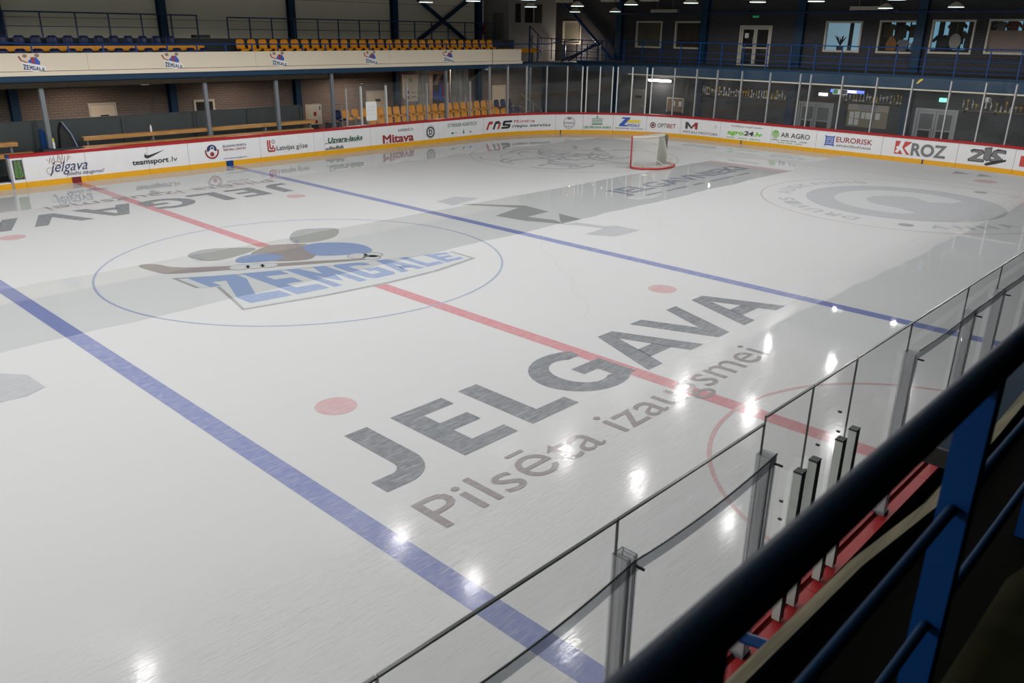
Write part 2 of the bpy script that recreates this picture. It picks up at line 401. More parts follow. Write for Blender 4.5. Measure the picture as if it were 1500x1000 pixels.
# ================================================================== SETTING: floor, walls, ceiling
floor = struct('floor', MB().box((-31, -24, -.30), (31.4, 20.6, -.02)), ASPH)
ice_m = ice_mat('ice', (.7, .7, .7), paint=False)
def ice_outline(z):
    pts = []
    for qx, qy, a0 in ((CX, CY, pi / 2), (CX, -CY, 0), (-CX, -CY, -pi / 2), (-CX, CY, pi)):
        for k in range(17):
            a = a0 - pi / 2 * k / 16; pts.append((qx + RC * cos(a), qy + RC * sin(a), z))
    return pts
_o = ice_outline(0.); ice = struct('ice_floor', MB().add(_o, [tuple(range(len(_o)))[::-1]]), ice_m)
ice['label'] = 'white ice sheet with darker wet strips left by the resurfacer'
wall_far = struct('wall_far', MB().box((-31, 20.6, -.3), (31.6, 20.9, 3.3)), BRW)
wu = struct('wall_far_upper', MB(), LWALL)
mb = MB(); z = 3.3
for z0, z1 in ((3.3, 4.3), (4.3, 5.3), (5.3, 6.3), (6.3, 7.4), (7.4, 8.6)):
    mb.box((-31, 20.62, z0 + .008), (31.6, 20.9, z1 - .008))
wu.data = mesh('wall_far_upper', mb, LWALL)
struct('wall_far_backing', MB().box((-31, 20.66, 3.3), (31.6, 20.88, 8.6)), BLACK)
wall_end = MB()
# end wall with real openings for the upper windows (y ranges, z ranges)
WIN = [(12.0, 13.78, 4.24, 5.67), (9.36, 11.14, 4.24, 5.67), (.70, 2.5, 4.29, 5.70), (-1.89, -.09, 4.30, 5.74), (-4.24, -2.43, 4.34, 5.77), (-6.55, -4.74, 4.38, 5.80), (17.87, 19.36, 4.3, 5.66)]
DOOR_UP = (5.29, 7.12, 3.4, 5.48)
holes = sorted([(a, b, c, d) for a, b, c, d in WIN + [DOOR_UP]])
ycur = -24.
for a, b, c, d in holes:
    wall_end.box((31.5, ycur, -.3), (31.75, a, 8.6)); wall_end.box((31.5, a, -.3), (31.75, b, c)); wall_end.box((31.5, a, d), (31.75, b, 8.6)); ycur = b
wall_end.box((31.5, ycur, -.3), (31.75, 20.9, 8.6))
struct('wall_end', wall_end, BGR)
struct('wall_near', MB().box((-31, -24.3, -.3), (31.6, -24, 8.6)), CONC)
struct('wall_start', MB().box((-31.3, -24.3, -.3), (-31, 20.9, 8.6)), LWALL)
struct('ceiling', MB().box((-31, -24, 8.6), (31.6, 20.9, 8.75)), CEIL)
struct('near_light_block', MB().box((-31, -24, 6.2), (31.5, -15.25, 6.3)), CONC)  # unseen slab added to keep bounce light off the near stand
# steel columns on the far wall, and their cross bracing
k = 0
for x in (-5.8, .33, 6.62, 12.9, 19.1, 25.25, 31.2):
    mb = MB().box((x - .15, 20.28, -.02), (x + .15, 20.36, 8.6)).box((x - .15, 20.54, -.02), (x + .15, 20.615, 8.6)).box((x - .03, 20.36, -.02), (x + .03, 20.54, 8.6))
    struct('column', mb, BLUEB)
struct('column_brace', MB().tube([(19.3, 20.2, 7.3), (25.05, 20.2, 3.9)], .11, 10), BLUEB)
struct('column_brace', MB().tube([(25.05, 20.42, 7.0), (19.3, 20.42, 3.7)], .11, 10), BLUEB)
for y in (14.9, 9.2, 3.74, -2.0, -7.6):
    mb = MB().box((31.24, y - .2, -.02), (31.3, y + .2, 8.6)).box((31.44, y - .2, -.02), (31.5, y + .2, 8.6)).box((31.3, y - .03, -.02), (31.44, y + .03, 8.6))
    struct('column', mb, BLUEB)
struct('column_brace', MB().tube([(31.2, 20.0, 7.45), (31.2, 15.0, 3.35)], .1, 10), NAVY)
struct('wall_pipe', MB().tube([(31.15, 15.0, 6.06), (31.15, -12, 6.12)], .045, 8), NAVY)
for y in (12.6, 6.6, 1.0, -.9, -3.4, -6.1):
    struct('wall_pipe_bracket', MB().box((31.1, y - .1, 6.1), (31.5, y + .1, 6.17)), NAVY)

# ================================================================== ice markings (painted under the ice)
def icefr(u, v, d): return (u, v, .0015 + d)
IM = {}
def im(name, c):
    if name not in IM: IM[name] = ice_mat(name, c)
    return IM[name]
I_RED = im('ice_paint_red', (.50, .155, .18)); I_BLUE = im('ice_paint_blue', (.12, .155, .38)); I_LBLUE = im('ice_paint_light_blue', (.17, .25, .45))
I_BLK = im('ice_paint_black', (.10, .115, .135)); I_BRN = im('ice_paint_brown', (.24, .205, .20)); I_GRY = im('ice_paint_grey', (.24, .255, .255))
I_PINK = im('ice_paint_faded_red', (.50, .29, .30)); I_PALE = im('ice_paint_pale_grey', (.36, .372, .39)); I_WHT = im('ice_paint_white', (.49, .51, .52))
I_TAUPE = im('ice_paint_taupe', (.21, .18, .175)); I_FRED = im('ice_paint_thin_red', (.45, .31, .295))
def mark(name, mb, m, label=None): return obj(name, mb, m, ice, label)
mb = MB(); rectp(mb, icefr, -.15, 1.9, .15, 14.07); rectp(mb, icefr, -.15, -14.07, .15, -2.2); mark('center_line', mb, I_RED, 'red centre line')
for sx in (-1, 1):
    mb = MB(); rectp(mb, icefr, sx * 5.662 - .15, -14.07, sx * 5.662 + .15, 14.07); mark('blue_line', mb, I_BLUE)
mb = MB(); ring_poly(mb, icefr, 0, 0, 4.475, 4.525, n=96, d=.0008); mark('center_circle', mb, im('ice_paint_circle_blue', (.25, .31, .45)))
for sx in (-1, 1):
    for sy in (-1, 1):
        mb = MB(); disc_poly(mb, icefr, sx * 4.118, sy * 7, .3, 28); mark('faceoff_spot', mb, I_PINK)
mb = MB(); ring_poly(mb, icefr, 0, -14.08, 2.94, 3.0, 0, pi, 48, .0008); mark('referee_crease', mb, I_PINK)
for sy in (-1, 1):
    mb = MB(); ring_poly(mb, icefr, 18, sy * 7, 4.47, 4.52, n=72); mark('zone_circle', mb, I_FRED)
    mb = MB(); ring_poly(mb, icefr, -18, sy * 7, 4.47, 4.52, n=72); mark('zone_circle', mb, I_FRED)
for sx in (-1, 1):
    mb = MB(); rectp(mb, icefr, sx * 23.4 - .025, -13.4, sx * 23.4 + .025, 13.4); mark('goal_line', mb, I_FRED)
def crack(pts, wd=.012):
    mb = MB()
    for (a, b), (c, d) in zip(pts[:-1], pts[1:]):
        n = Vector((-(d - b), c - a)).normalized() * wd / 2; poly(mb, icefr, [(a - n.x, b - n.y), (a + n.x, b + n.y), (c + n.x, d + n.y), (c - n.x, d - n.y)], .0004)
    mark('ice_crack', mb, im('ice_crack_grey', (.40, .405, .41)))
crack(chaikin([(5.7, -2.2), (4.8, -2.9), (4.3, -3.9), (3.7, -4.4), (3.4, -5.2), (2.6, -5.7), (2.2, -6.6), (1.5, -7.0)], 2, False), .007); crack(chaikin([(9.0, -3.6), (9.8, -3.1), (10.2, -2.2), (11.1, -1.9)], 2, False), .007)
# big lettering, drawn as on the sheet (capitals from y=-7.85 down to the baseline y=-9.37)
T, B = -7.85, -9.37
def arc(cx, cy, rx, ry, a0, a1, n=14): return [(cx + rx * cos(radians(a0 + (a1 - a0) * i / n)), cy + ry * sin(radians(a0 + (a1 - a0) * i / n))) for i in range(n + 1)]
LET = [
    [(-4.58, T), (-4.21, T)] + arc(-4.72, -8.86, .51, .53, 0, -90, 8) + [(-5.06, B - .01), (-5.06, -9.07)] + arc(-4.76, -8.89, .18, .19, -90, 0, 5),
    [(-3.81, T), (-2.86, T), (-2.86, -8.12), (-3.43, -8.12), (-3.43, -8.46), (-2.92, -8.46), (-2.92, -8.74), (-3.43, -8.74), (-3.43, -9.10), (-2.83, -9.10), (-2.83, B), (-3.81, B)],
    [(-2.53, T), (-2.15, T), (-2.15, -9.09), (-1.54, -9.09), (-1.54, B), (-2.53, B)],
    [(-.10, -8.20)] + arc(-.62, -8.60, .43, .50, 55, 300, 16)[0:] + [(-.32, -9.06), (-.32, -8.76), (-.66, -8.76), (-.66, -8.49), (.05, -8.49), (.05, -9.24)] + arc(-.58, -8.60, .87, .79, 315, 52, 22)[1:],
]
def letterA(x0, x1):
    w_ = x1 - x0; c = (x0 + x1) / 2
    return [[(c - .21, T), (c + .21, T), (c + .03, -8.16), (c, -8.16), (c - .20, -8.74), (c - .30, -9.03), (c - .42, B), (x0, B)],
            [(c + .21, T), (x1, B), (x1 - .40, B), (c + .30, -9.03), (c + .22, -8.74), (c, -8.16), (c + .03, -8.16)],
            [(c - .21, -8.72), (c + .23, -8.72), (c + .32, -9.05), (c - .32, -9.05)]]
def letterV(x0, x1):
    c = (x0 + x1) / 2
    return [[(x0, T), (x0 + .37, T), (c, -8.86), (x1 - .34, T), (x1, T), (c + .19, B), (c - .19, B)]]
LET += letterA(.21, 1.87) + letterV(1.79, 3.33) + letterA(3.28, 4.93)
TAG = 'Pilsēta izaugsmei'
for flip in (False, True):
    fr = (lambda u, v, d: (-u, -v, .0015 + d)) if flip else icefr
    mb = MB()
    for l in LET: poly(mb, fr, l, .0012)
    mark('ice_lettering', mb, I_BLK, 'big dark grey JELGAVA lettering ' + ('upside down, near the far boards' if flip else 'near the close boards'))
    mb = MB(); text_fit(mb, TAG, -5.06, 2.28, -10.42, .66, fr, .0, d=.0024); mark('ice_lettering', mb, I_TAUPE, 'thin brownish grey tagline lettering under the big word')
# club emblem at centre ice: banner word, stick, jersey blocks, gloves
def q4(a, b, c, d):
    def fr(u, v, dd):
        p = [(1 - v) * ((1 - u) * d[i] + u * c[i]) + v * ((1 - u) * a[i] + u * b[i]) for i in (0, 1)]
        bow = -.18 * 4 * u * (1 - u) * .6
        return (p[0] + bow * .37, p[1] + bow * .9 + .1, .0035 + dd)
    return fr
mb = MB()
BAN = [(-2.9, .78), (-1.85, .14), (-.75, -.30), (.3, -.76), (1.4, -1.16), (2.3, -1.42), (3.02, -1.62), (2.98, -2.5), (1.6, -2.72), (.3, -2.72), (-1.2, -2.55), (-2.3, -2.32), (-2.9, -2.2), (-2.76, -1.6), (-2.52, -.45), (-2.86, -.24)]
cen = (0, -1.3)
poly(mb, icefr, BAN, .0012); mark('ice_emblem', mb, I_GRY, 'dark outline of the club word at centre ice')
mb = MB(); poly(mb, icefr, [(cen[0] + (x - cen[0]) * .975, cen[1] + (y - cen[1]) * .93) for x, y in BAN], .0016); mark('ice_emblem', mb, I_WHT)
fz = q4((-2.72, .62), (2.92, -1.70), (2.86, -2.46), (-2.62, -2.18))
W5 = {'Z': [[(0, 1), (1, 1), (1, .78), (.45, .22), (1, .22), (1, 0), (0, 0), (0, .2), (.55, .78), (.25, .78), (.25, .62), (0, .62)]],
      'E': [[(0, 0), (0, 1), (1, 1), (1, .78), (.36, .78), (.36, .62), (.85, .62), (.85, .4), (.36, .4), (.36, .22), (1, .22), (1, 0)]],
      'M': [[(0, 0), (0, 1), (.3, 1), (.5, .6), (.7, 1), (1, 1), (1, 0), (.75, 0), (.75, .55), (.5, .15), (.25, .55), (.25, 0)]],
      'G': [[(1, .75), (.7, .75), (.7, .8), (.35, .8), (.35, .22), (.68, .22), (.68, .38), (.5, .38), (.5, .56), (1, .56), (1, .1), (.85, 0), (.15, 0), (0, .12), (0, .88), (.15, 1), (.85, 1), (1, .9)]],
      'A': [[(0, 0), (.3, 1), (.7, 1), (1, 0), (.7, 0), (.5, .62), (.3, 0)], [(.33, .2), (.67, .2), (.6, .4), (.4, .4)]],
      'L': [[(0, 0), (0, 1), (.36, 1), (.36, .24), (1, .24), (1, 0)]]}
def word(mb, fr, wd, u0, u1, v0, v1, gap=.12, d=0., mi=0, weights=None):
    n = len(wd); ws = weights or [1] * n; tot = sum(ws); u = u0
    for ch, wt in zip(wd, ws):
        cw = (u1 - u0) * wt / tot
        for pl in W5[ch]:
            if ch == 'M': # split so the polygon stays simple
                pass
            poly(mb, fr, [(u + cw * gap / 2 + x * cw * (1 - gap), v0 + y * (v1 - v0)) for x, y in pl], d, mi)
        u += cw
mb = MB(); word(mb, fz, 'ZEMGALE', .0, .99, .06, .95, d=0., weights=[1.25, 1.05, 1.15, 1, .9, .7, .75]); mark('ice_emblem', mb, I_LBLUE, 'blue block letter word at centre ice')
mb = MB()
poly(mb, icefr, chaikin([(-3.05, 2.34), (-2.62, 2.16), (-2.5, 1.5), (-1.5, .80), (1.2, -.75), (1.15, -.95), (-1.64, .52), (-2.85, 1.12), (-2.94, 1.5)]), .0014); mark('ice_emblem', mb, I_BRN, 'brown hockey stick of the centre emblem')
mb = MB(); poly(mb, icefr, chaikin([(-.75, 1.45), (-.17, 1.8), (.1, 1.95), (.5, 1.72), (.95, 1.4), (.72, .7), (.2, .05), (-.25, .2), (-.7, .6)]), .001); mark('ice_emblem', mb, I_BRN)
mb = MB(); poly(mb, icefr, chaikin([(-1.32, .98), (-1.1, 1.32), (-.8, 1.46), (-.4, 1.34), (-.1, .72), (-.5, .52), (-.9, .66)]), .0016)
poly(mb, icefr, chaikin([(.5, .95), (.7, 1.32), (1.1, 1.36), (1.5, 1.02), (1.75, .72), (1.85, .2), (1.6, -.42), (1.1, -.22), (.6, .05), (.35, .35)]), .0016); mark('ice_emblem', mb, I_LBLUE)
mb = MB(); poly(mb, icefr, chaikin([(-1.85, 2.42), (-1.22, 2.66), (-.72, 2.36), (-.14, 1.85), (-.75, 1.56), (-1.5, 1.40), (-1.8, 1.7)]), .001)
poly(mb, icefr, chaikin([(.65, 1.78), (1.05, 2.5), (1.56, 2.92), (2.1, 2.65), (2.5, 2.3), (1.9, 1.55), (1.36, 1.42), (.9, 1.5)]), .001); mark('ice_emblem', mb, I_GRY, 'grey antler-like shapes of the centre emblem')
mb = MB()
for cx_, cy_, rr_ in ((-1.42, .58, .22), (-1.12, .42, .2), (-.85, .28, .19), (1.1, -.42, .24), (1.42, -.58, .22), (1.25, -.75, .2)): disc_poly(mb, icefr, cx_, cy_, rr_, 16, .0022)
mark('ice_emblem', mb, I_WHT)
mb = MB()
for cx_, cy_, rr_ in ((-1.42, .58, .24), (-1.12, .42, .22), (-.85, .28, .21), (1.1, -.42, .26), (1.42, -.58, .24), (1.25, -.75, .22)): ring_poly(mb, icefr, cx_, cy_, rr_ - .03, rr_, n=16, d=.0024)
mark('ice_emblem', mb, I_GRY)
# black mark beyond the blue line, grey arrow at the left, grey shapes
mb = MB()
poly(mb, icefr, [(7.1, 2.42), (7.35, 2.36), (8.45, .98), (8.3, -.12), (7.85, -.1), (8.1, .85)], .001)
poly(mb, icefr, [(8.1, .9), (8.3, -.12), (6.96, -.2), (6.7, .55)], .0011)
poly(mb, icefr, [(6.72, .45), (7.2, .1), (7.55, -1.0), (7.35, -1.54), (6.86, -.5)], .0012)
poly(mb, icefr, [(7.30, -1.5), (8.2, -1.45), (8.32, -.5), (7.62, -1.15)], .0013)
mark('ice_emblem', mb, I_GRY, 'dark angular mark beyond the far blue line')
mb = MB(); poly(mb, icefr, [(6.85, 3.31), (7.82, 3.52), (8.24, 2.82), (7.36, 2.62), (6.82, 2.5)], .001)
poly(mb, icefr, [(7.3, -1.55), (7.78, -1.62), (7.98, -2.5), (8.29, -2.63), (8.28, -3.45), (7.21, -3.42), (6.82, -2.72), (7.75, -2.62), (7.5, -1.85)], .001)
mark('ice_emblem', mb, I_PALE)
mb = MB(); poly(mb, icefr, [(-7.9, -2.4), (-7.11, -2.4), (-6.83, -2.75), (-6.8, -3.43), (-7.1, -3.59), (-7.9, -3.52)], .001); mark('ice_emblem', mb, I_PALE, 'grey end of a mark beyond the close blue line')
mb = MB(); text_fit(mb, 'JELGAVNIEKI', 12.1, 20.6, .0, .85, icefr, .03, d=.001)
for a, b_ in ((12.7, 13.6), (13.9, 15.2), (15.6, 16.3), (16.7, 18.4), (18.7, 19.6)): rectp(mb, icefr, a, -.62, b_, -.5, .001)
mark('ice_lettering', mb, im('ice_paint_slate', (.24, .27, .33)), 'slate lettering in the wet middle strip by the goal')
# grey round emblem in the near end circle
mb = MB(); ring_poly(mb, icefr, 18, -6.95, 0.02, 3.0, n=48, d=.001)
mark('ice_emblem', mb, I_PALE, 'pale grey round emblem in the end zone circle')
mb = MB(); poly(mb, icefr, arc(18, -6.95, 2.1, 2.1, 200, -40, 20) + [(19.0, -8.2), (18.6, -7.6)] + arc(18, -6.95, 1.1, 1.1, 0, 190, 14) + [(16.5, -7.9)], .0016); mark('ice_emblem', mb, I_WHT)
mb = MB(); poly(mb, icefr, [(17.2, -6.6), (18.1, -6.0), (18.7, -6.6), (18.2, -7.6), (17.5, -7.4)], .0018); mark('ice_emblem', mb, I_PALE)
def circtext(mb, body, r, a0, da, inward=False):
    k = -1 if inward else 1
    for i, ch in enumerate(body):
        if ch == ' ': continue
        a = radians(a0 - k * da * i)
        def fr(u, v, d, a=a): R = r + k * v; return (18 + R * cos(a) + k * u * sin(a), -6.95 + R * sin(a) - k * u * cos(a), .0025 + d)
        text_fit(mb, ch, -.24, .24, -.25, .5, fr, .02)
mb = MB(); circtext(mb, 'DRUVIS AUSKAUMS', 3.72, 177, 9.6); circtext(mb, 'ANNA', 3.72, 214, 11, True)
mark('ice_lettering', mb, I_PALE, 'pale grey letters round the end zone emblem')
# grey line drawing in the far end circle
mb = MB(); rnd = random.Random(3)
for i in range(46):
    a = rnd.uniform(0, 2 * pi); r0_ = rnd.uniform(.3, 3.6); cx_, cy_ = 18 + r0_ * cos(a), 7 + r0_ * sin(a); rr_ = rnd.uniform(.5, 1.7); a0 = rnd.uniform(0, 6.3)
    if (cx_ - 18) ** 2 + (cy_ - 7) ** 2 > (4.2 - rr_) ** 2: rr_ = max(.25, 4.2 - r0_)
    ring_poly(mb, icefr, cx_, cy_, rr_ - rnd.uniform(.05, .22), rr_, a0, a0 + rnd.uniform(.8, 2.6), 12, .0006 + i * 2e-5)
mark('ice_emblem', mb, im('ice_paint_mid_grey', (.30, .31, .32)), 'grey line drawing in the far end circle')
for x, y in ((14.5, -8.3), (21.9, -8.2)):
    mb = MB(); disc_poly(mb, icefr, x, y, .22, 16, .001); mark('ice_emblem', mb, I_GRY)
mb = MB(); disc_poly(mb, icefr, 24.6, -7.6, .4, 16, .001); mark('faceoff_spot', mb, I_PINK)
mb = MB(); poly(mb, icefr, [(25.6, -6.1), (26.5, -6.0), (26.0, -6.7)], .001); poly(mb, icefr, [(25.6, -7.0), (26.5, -6.9), (26.0, -7.5)], .001); mark('ice_emblem', mb, I_GRY)

# ================================================================== dasher boards, far side and rounded end
boards = thing('rink_boards', 'white rink boards with adverts along the far side and round the end behind the goal', 'boards', (4, 14.1, 0))
BM = Matrix.Translation((-4, -14.1, 0))
def bchild(name, mb, mats, parent, label=None, **k):
    """geometry is given in world space; store it relative to the boards' root"""
    mb.v = [(x - 4, y - 14.1, z) for x, y, z in mb.v]; return obj(name, mb, mats, parent, label, **k)
SEAMS = [-1.93, -1.56, .38, 2.53, 4.05, 7.03, 9.53, 10.03, 12.45, 15.54, 16.46, 19.46, 21.63, 23.81, 25.29, 26.88, 28.63, 30.46, 32.7, 35.44, 37.67, 40.65, 43.71, 45.88, 48.1, 50.3, 52.5, 54.7, 56.6]
LAB = {0: 'narrow end panel with green fern on black', 1: 'board panel with navy script and crown drawing', 3: 'board panel with black tick mark above bold lowercase lettering', 4: 'board panel with red and navy round badge',
       5: 'board panel with red L badge', 7: 'board panel with dark green slanted lettering', 8: 'board panel with dark red blackletter', 9: 'narrow panel with black ring round a D', 10: 'panel with thin green capitals',
       11: 'panel with red and black slanted letters', 13: 'panel with faint grey round badge', 14: 'panel with green zigzag tree', 15: 'panel with blue Z and yellow bar', 16: 'panel with black ring and red dot',
       17: 'panel with dark and red M', 18: 'panel with green and black slanted lowercase lettering', 19: 'panel with green globe and black capitals', 20: 'panel with blue square star badge', 21: 'panel with red K square and grey letters', 22: 'panel with grey graffiti style letters', 23: 'panel with red square'}
PAN = []
for i in range(len(SEAMS) - 1):
    a, b = SEAMS[i], SEAMS[i + 1]
    mb = MB(); sweep(mb, a + .006, b - .006, 0, .1, .19, .984)
    p = bchild('board_panel', mb, WHITE, boards, LAB.get(i)); PAN.append(p)
    mb = MB(); sweep(mb, a + .004, b - .004, -.012, .1, .0, .19); bchild('kick_plate', mb, YEL, p)
mb = MB()
for a, b in zip(SEAMS[:-1:3], SEAMS[3::3] + [SEAMS[-1]]): sweep(mb, a, b, .02, .095, .02, 1.02)
bchild('board_backing', mb, BLACK, boards)
CAPS = [-1.93, 4.05, 9.53, 15.54, 21.63, 28.63, 35.44, 43.71, 50.3, 56.6]
for a, b in zip(CAPS[:-1], CAPS[1:]):
    mb = MB(); sweep(mb, a + .002, b - .002, -.02, .2, .985, 1.085); bchild('cap_rail', mb, RED, boards)
mb = MB().box((-1.99, 14.06, .0), (-1.935, 14.26, 1.03)); bchild('board_end_post', mb, ALU, boards)
mb = MB().box((-2.0, 14.05, 1.0), (-1.93, 14.27, 1.09)).box((-2.0, 14.05, .2), (-1.992, 14.27, .32)); bchild('board_end_cap', mb, BLUE, boards, 'blue end cap')
# gate sill at the left, and plain boards past it
sill = MB().box((-4.2, 14.08, 0), (-1.99, 14.24, .19)); bchild('gate_sill', sill, YEL, boards)
bchild('gate_sill_top', MB().box((-4.2, 14.07, .19), (-1.99, 14.26, .225)), WHITE, boards)
for x in (-6.6, -9.0, -11.4):
    bchild('board_panel', MB().box((x + .006, 14.08, .19), (x + 2.394, 14.18, 1.03)), WHITE, boards)
    bchild('kick_plate', MB().box((x + .004, 14.068, 0), (x + 2.396, 14.18, .19)), YEL, boards)
    bchild('cap_rail', MB().box((x, 14.06, 1.03), (x + 2.4, 14.28, 1.085)), RED, boards)
# coloured marks on the kick plate where the lines meet it
for s, wd, m, nm in ((0, .3, mat('dark_red_mark', (.16, .012, .015), .4), 'line_mark'), (5.66, .3, BLUE, 'line_mark'), (24.09, .06, NAVY, 'line_mark'), (33.9, .05, NAVY, 'line_mark'), (42.42, .06, NAVY, 'line_mark')):
    mb = MB(); sweep(mb, s - wd / 2, s + wd / 2, -.016, -.004, .0, .192); bchild(nm, mb, m, PAN[[j for j in range(len(SEAMS) - 1) if SEAMS[j] <= s][-1]])

# -------- prints on the boards
BF = bframe(-.011)
P = {n: mat('print_' + n, c, .4, var=.04) for n, c in dict(navy=(.02, .035, .12), black=(.022, .025, .028), red=(.42, .03, .03), green=(.02, .20, .06), dkgreen=(.012, .09, .04), lime=(.17, .55, .02), yellow=(.75, .58, .03), blue=(.02, .08, .42), grey=(.16, .165, .17), pale=(.38, .38, .38), dkred=(.28, .025, .03), brown=(.26, .17, .12), leaf=(.20, .42, .10), white=(.75, .75, .75), charcoal=(.055, .058, .062), midred=(.50, .06, .05)).items()}
def pr(i, fn, colour, name='print_lettering'):
    mb = MB(); fn(mb); bchild(name, mb, P[colour], PAN[i])
def t(body, s0, s1, z, cap, bold=0., shear=0., d=0.): return lambda mb: text_fit(mb, body, s0, s1, z, cap, BF, bold, shear, d)
def words_bar(s0, s1, z, h, n, seed):
    def f(mb):
        r = random.Random(seed); u = s0; wl = (s1 - s0) / n
        for _ in range(n):
            k = wl * r.uniform(.6, .92); x = u
            while x < u + k - .02: rectp(mb, BF, x, z, min(x + .035, u + k), z + h * r.uniform(.65, 1.)); x += .052
            u += wl
    return f
# green fern on black
pr(0, lambda mb: rectp(mb, BF, -1.87, .29, -1.575, .92), 'charcoal', 'print_panel')
def fern(mb):
    for k in range(9):
        z = .34 + k * .06; poly(mb, BF, [(-1.72, z), (-1.60 - .006 * k, z + .07), (-1.60 - .006 * k, z + .09), (-1.72, z + .015)], .001); poly(mb, BF, [(-1.85 + .006 * k, z + .07), (-1.74, z), (-1.74, z + .015), (-1.85 + .006 * k, z + .09)], .001)
pr(0, fern, 'lime', 'print_fern')
pr(1, t('jelgava', -.78, .40, .42, .36, .0, .35), 'navy')
pr(2, t('pilsēta izaugsmei!', -.28, .92, .27, .12, .0, .35), 'navy')
def crown(mb):
    for s0, z0, s1, z1 in ((-.78, .72, -.72, .92), (-.7, .74, -.66, .88), (-.6, .74, -.62, .94), (-.52, .74, -.46, .98), (-.4, .74, -.44, .93), (-.3, .76, -.26, .92), (-.22, .74, -.14, .95), (-.16, .8, -.08, .9), (-.8, .8, -.84, .86), (-.36, .80, -.34, .97)):
        poly(mb, BF, [(s0, z0), (s0 + .02, z0), (s1 + .02, z1), (s1, z1)])
    ring_poly(mb, BF, -.52, .70, .04, .055, asp=3, n=20); ring_poly(mb, BF, -.78, .47, .10, .112, asp=1, n=20, d=.0005)
pr(1, crown, 'brown', 'print_crown')
pr(3, t('teamsport', 1.94, 3.27, .385, .185, .022), 'black'); pr(3, t('.lv', 3.31, 3.60, .385, .185, .0), 'black')
pr(3, lambda mb: poly(mb, BF, [(2.47, .80), (2.45, .72), (2.50, .685), (2.60, .69), (3.17, .83), (2.60, .60), (2.50, .575), (2.42, .60), (2.40, .68)]), 'black', 'print_emblem')
def badge(mb): ring_poly(mb, BF, 4.98, .60, .22, .28, radians(165), radians(375), 30); poly(mb, BF, arc(4.98, .50, .085, .10, 0, 360, 14))
pr(4, badge, 'dkred', 'print_emblem')
def badge2(mb): poly(mb, BF, arc(4.98, .67, .20, .185, -20, 200, 16) + arc(4.98, .60, .12, .09, 170, 10, 8))
pr(4, badge2, 'navy', 'print_emblem')
pr(4, lambda mb: (ring_poly(mb, BF, 5.0, .72, .05, .075, n=14, d=.001), ring_poly(mb, BF, 4.98, .50, .087, .11, n=16, d=.001)), 'white', 'print_emblem')
pr(4, t('JELGAVAS SPORTA', 5.43, 6.43, .71, .085, .01), 'navy'); pr(4, t('SERVISA CENTRS', 5.45, 6.40, .575, .085, .01), 'dkred'); pr(4, t('www.sports.jelgava.lv', 5.42, 6.42, .265, .06), 'navy')
def el(mb):
    for k, (a, b) in enumerate(((7.34, 7.69), (7.43, 7.62))):
        z = .36 + .10 * k; rectp(mb, BF, a, z + .05, a + .06, .83); poly(mb, BF, [(a, z + .08), (a + .05, z), (b - .04, z), (b, z + .05), (b, z + .16), (b - .055, z + .16), (b - .055, z + .055), (a, z + .055)], .0005)
pr(5, el, 'red', 'print_emblem'); pr(5, lambda mb: ring_poly(mb, BF, 7.62, .76, .06, .085, n=6), 'black', 'print_emblem')
pr(5, t('Latvijas gāze', 7.75, 9.2, .40, .19, .008), 'black')
pr(7, t('Uzvara-lauks', 10.2, 12.0, .50, .21, .03, .22), 'dkgreen'); pr(7, lambda mb: (poly(mb, BF, [(10.05, .46), (11.9, .46), (11.9, .472), (10.05, .485)])), 'dkgreen', 'print_line')
def photo(mb):
    r = random.Random(4)
    for k in range(26): a = 10.07 + k * .036; rectp(mb, BF, a, .21, a + .03, .24 + r.uniform(.02, .12))
pr(7, photo, 'grey', 'print_photo')
pr(8, t('KAFEJNĪCA', 14.02, 14.9, .69, .115, .0), 'black')
def mitava(mb): text_fit(mb, 'Mitava', 13.12, 14.92, .24, .36, BF, .028); [poly(mb, BF, [(x, .2), (x + .05, .24), (x, .30), (x - .05, .24)], .0008) for x in (13.18, 13.36, 13.55, 13.78, 14.0, 14.2, 14.45, 14.72)]
pr(8, mitava, 'dkred')
def dring(mb): ring_poly(mb, BF, 15.95, .53, .185, .25, n=32); rectp(mb, BF, 15.85, .40, 15.91, .66); ring_poly(mb, BF, 15.93, .53, .075, .13, -pi / 2, pi / 2, 14)
pr(9, dring, 'black', 'print_emblem')
def dots(mb):
    for k in range(22):
        if k % 11 in (0,): continue
        a = 2 * pi * k / 22; rectp(mb, BF, 15.95 + .29 * cos(a) - .02, .53 + .29 * sin(a) - .018, 15.95 + .29 * cos(a) + .02, .53 + .29 * sin(a) + .018)
pr(9, dots, 'grey', 'print_lettering')
pr(10, t('STOKKER AGRITECH', 17.03, 18.96, .67, .17, .0), 'dkgreen')
pr(10, lambda mb: (poly(mb, BF, arc(17.35, .38, .09, .045, 0, 360, 10)), poly(mb, BF, arc(18.08, .36, .06, .05, 0, 360, 10)), rectp(mb, BF, 18.06, .38, 18.10, .5), rectp(mb, BF, 17.5, .37, 17.66, .385)), 'green', 'print_emblem')
pr(10, lambda mb: (poly(mb, BF, [(18.44, .42), (18.5, .36), (18.56, .42), (18.6, .35), (18.5, .33)])), 'black', 'print_emblem')
def rr(mb, s):
    poly(mb, BF, [(s, .36), (s + .12, .36), (s + .24, .62), (s + .42, .62), (s + .48, .76), (s + .22, .76), (s + .14, .68)])
pr(11, lambda mb: rr(mb, 19.62), 'red', 'print_letter'); pr(11, lambda mb: (rr(mb, 20.06), ), 'black', 'print_letter')
pr(11, lambda mb: poly(mb, BF, [(20.36, .36), (20.48, .36), (20.62, .68), (20.5, .68)], .0006), 'red', 'print_letter')
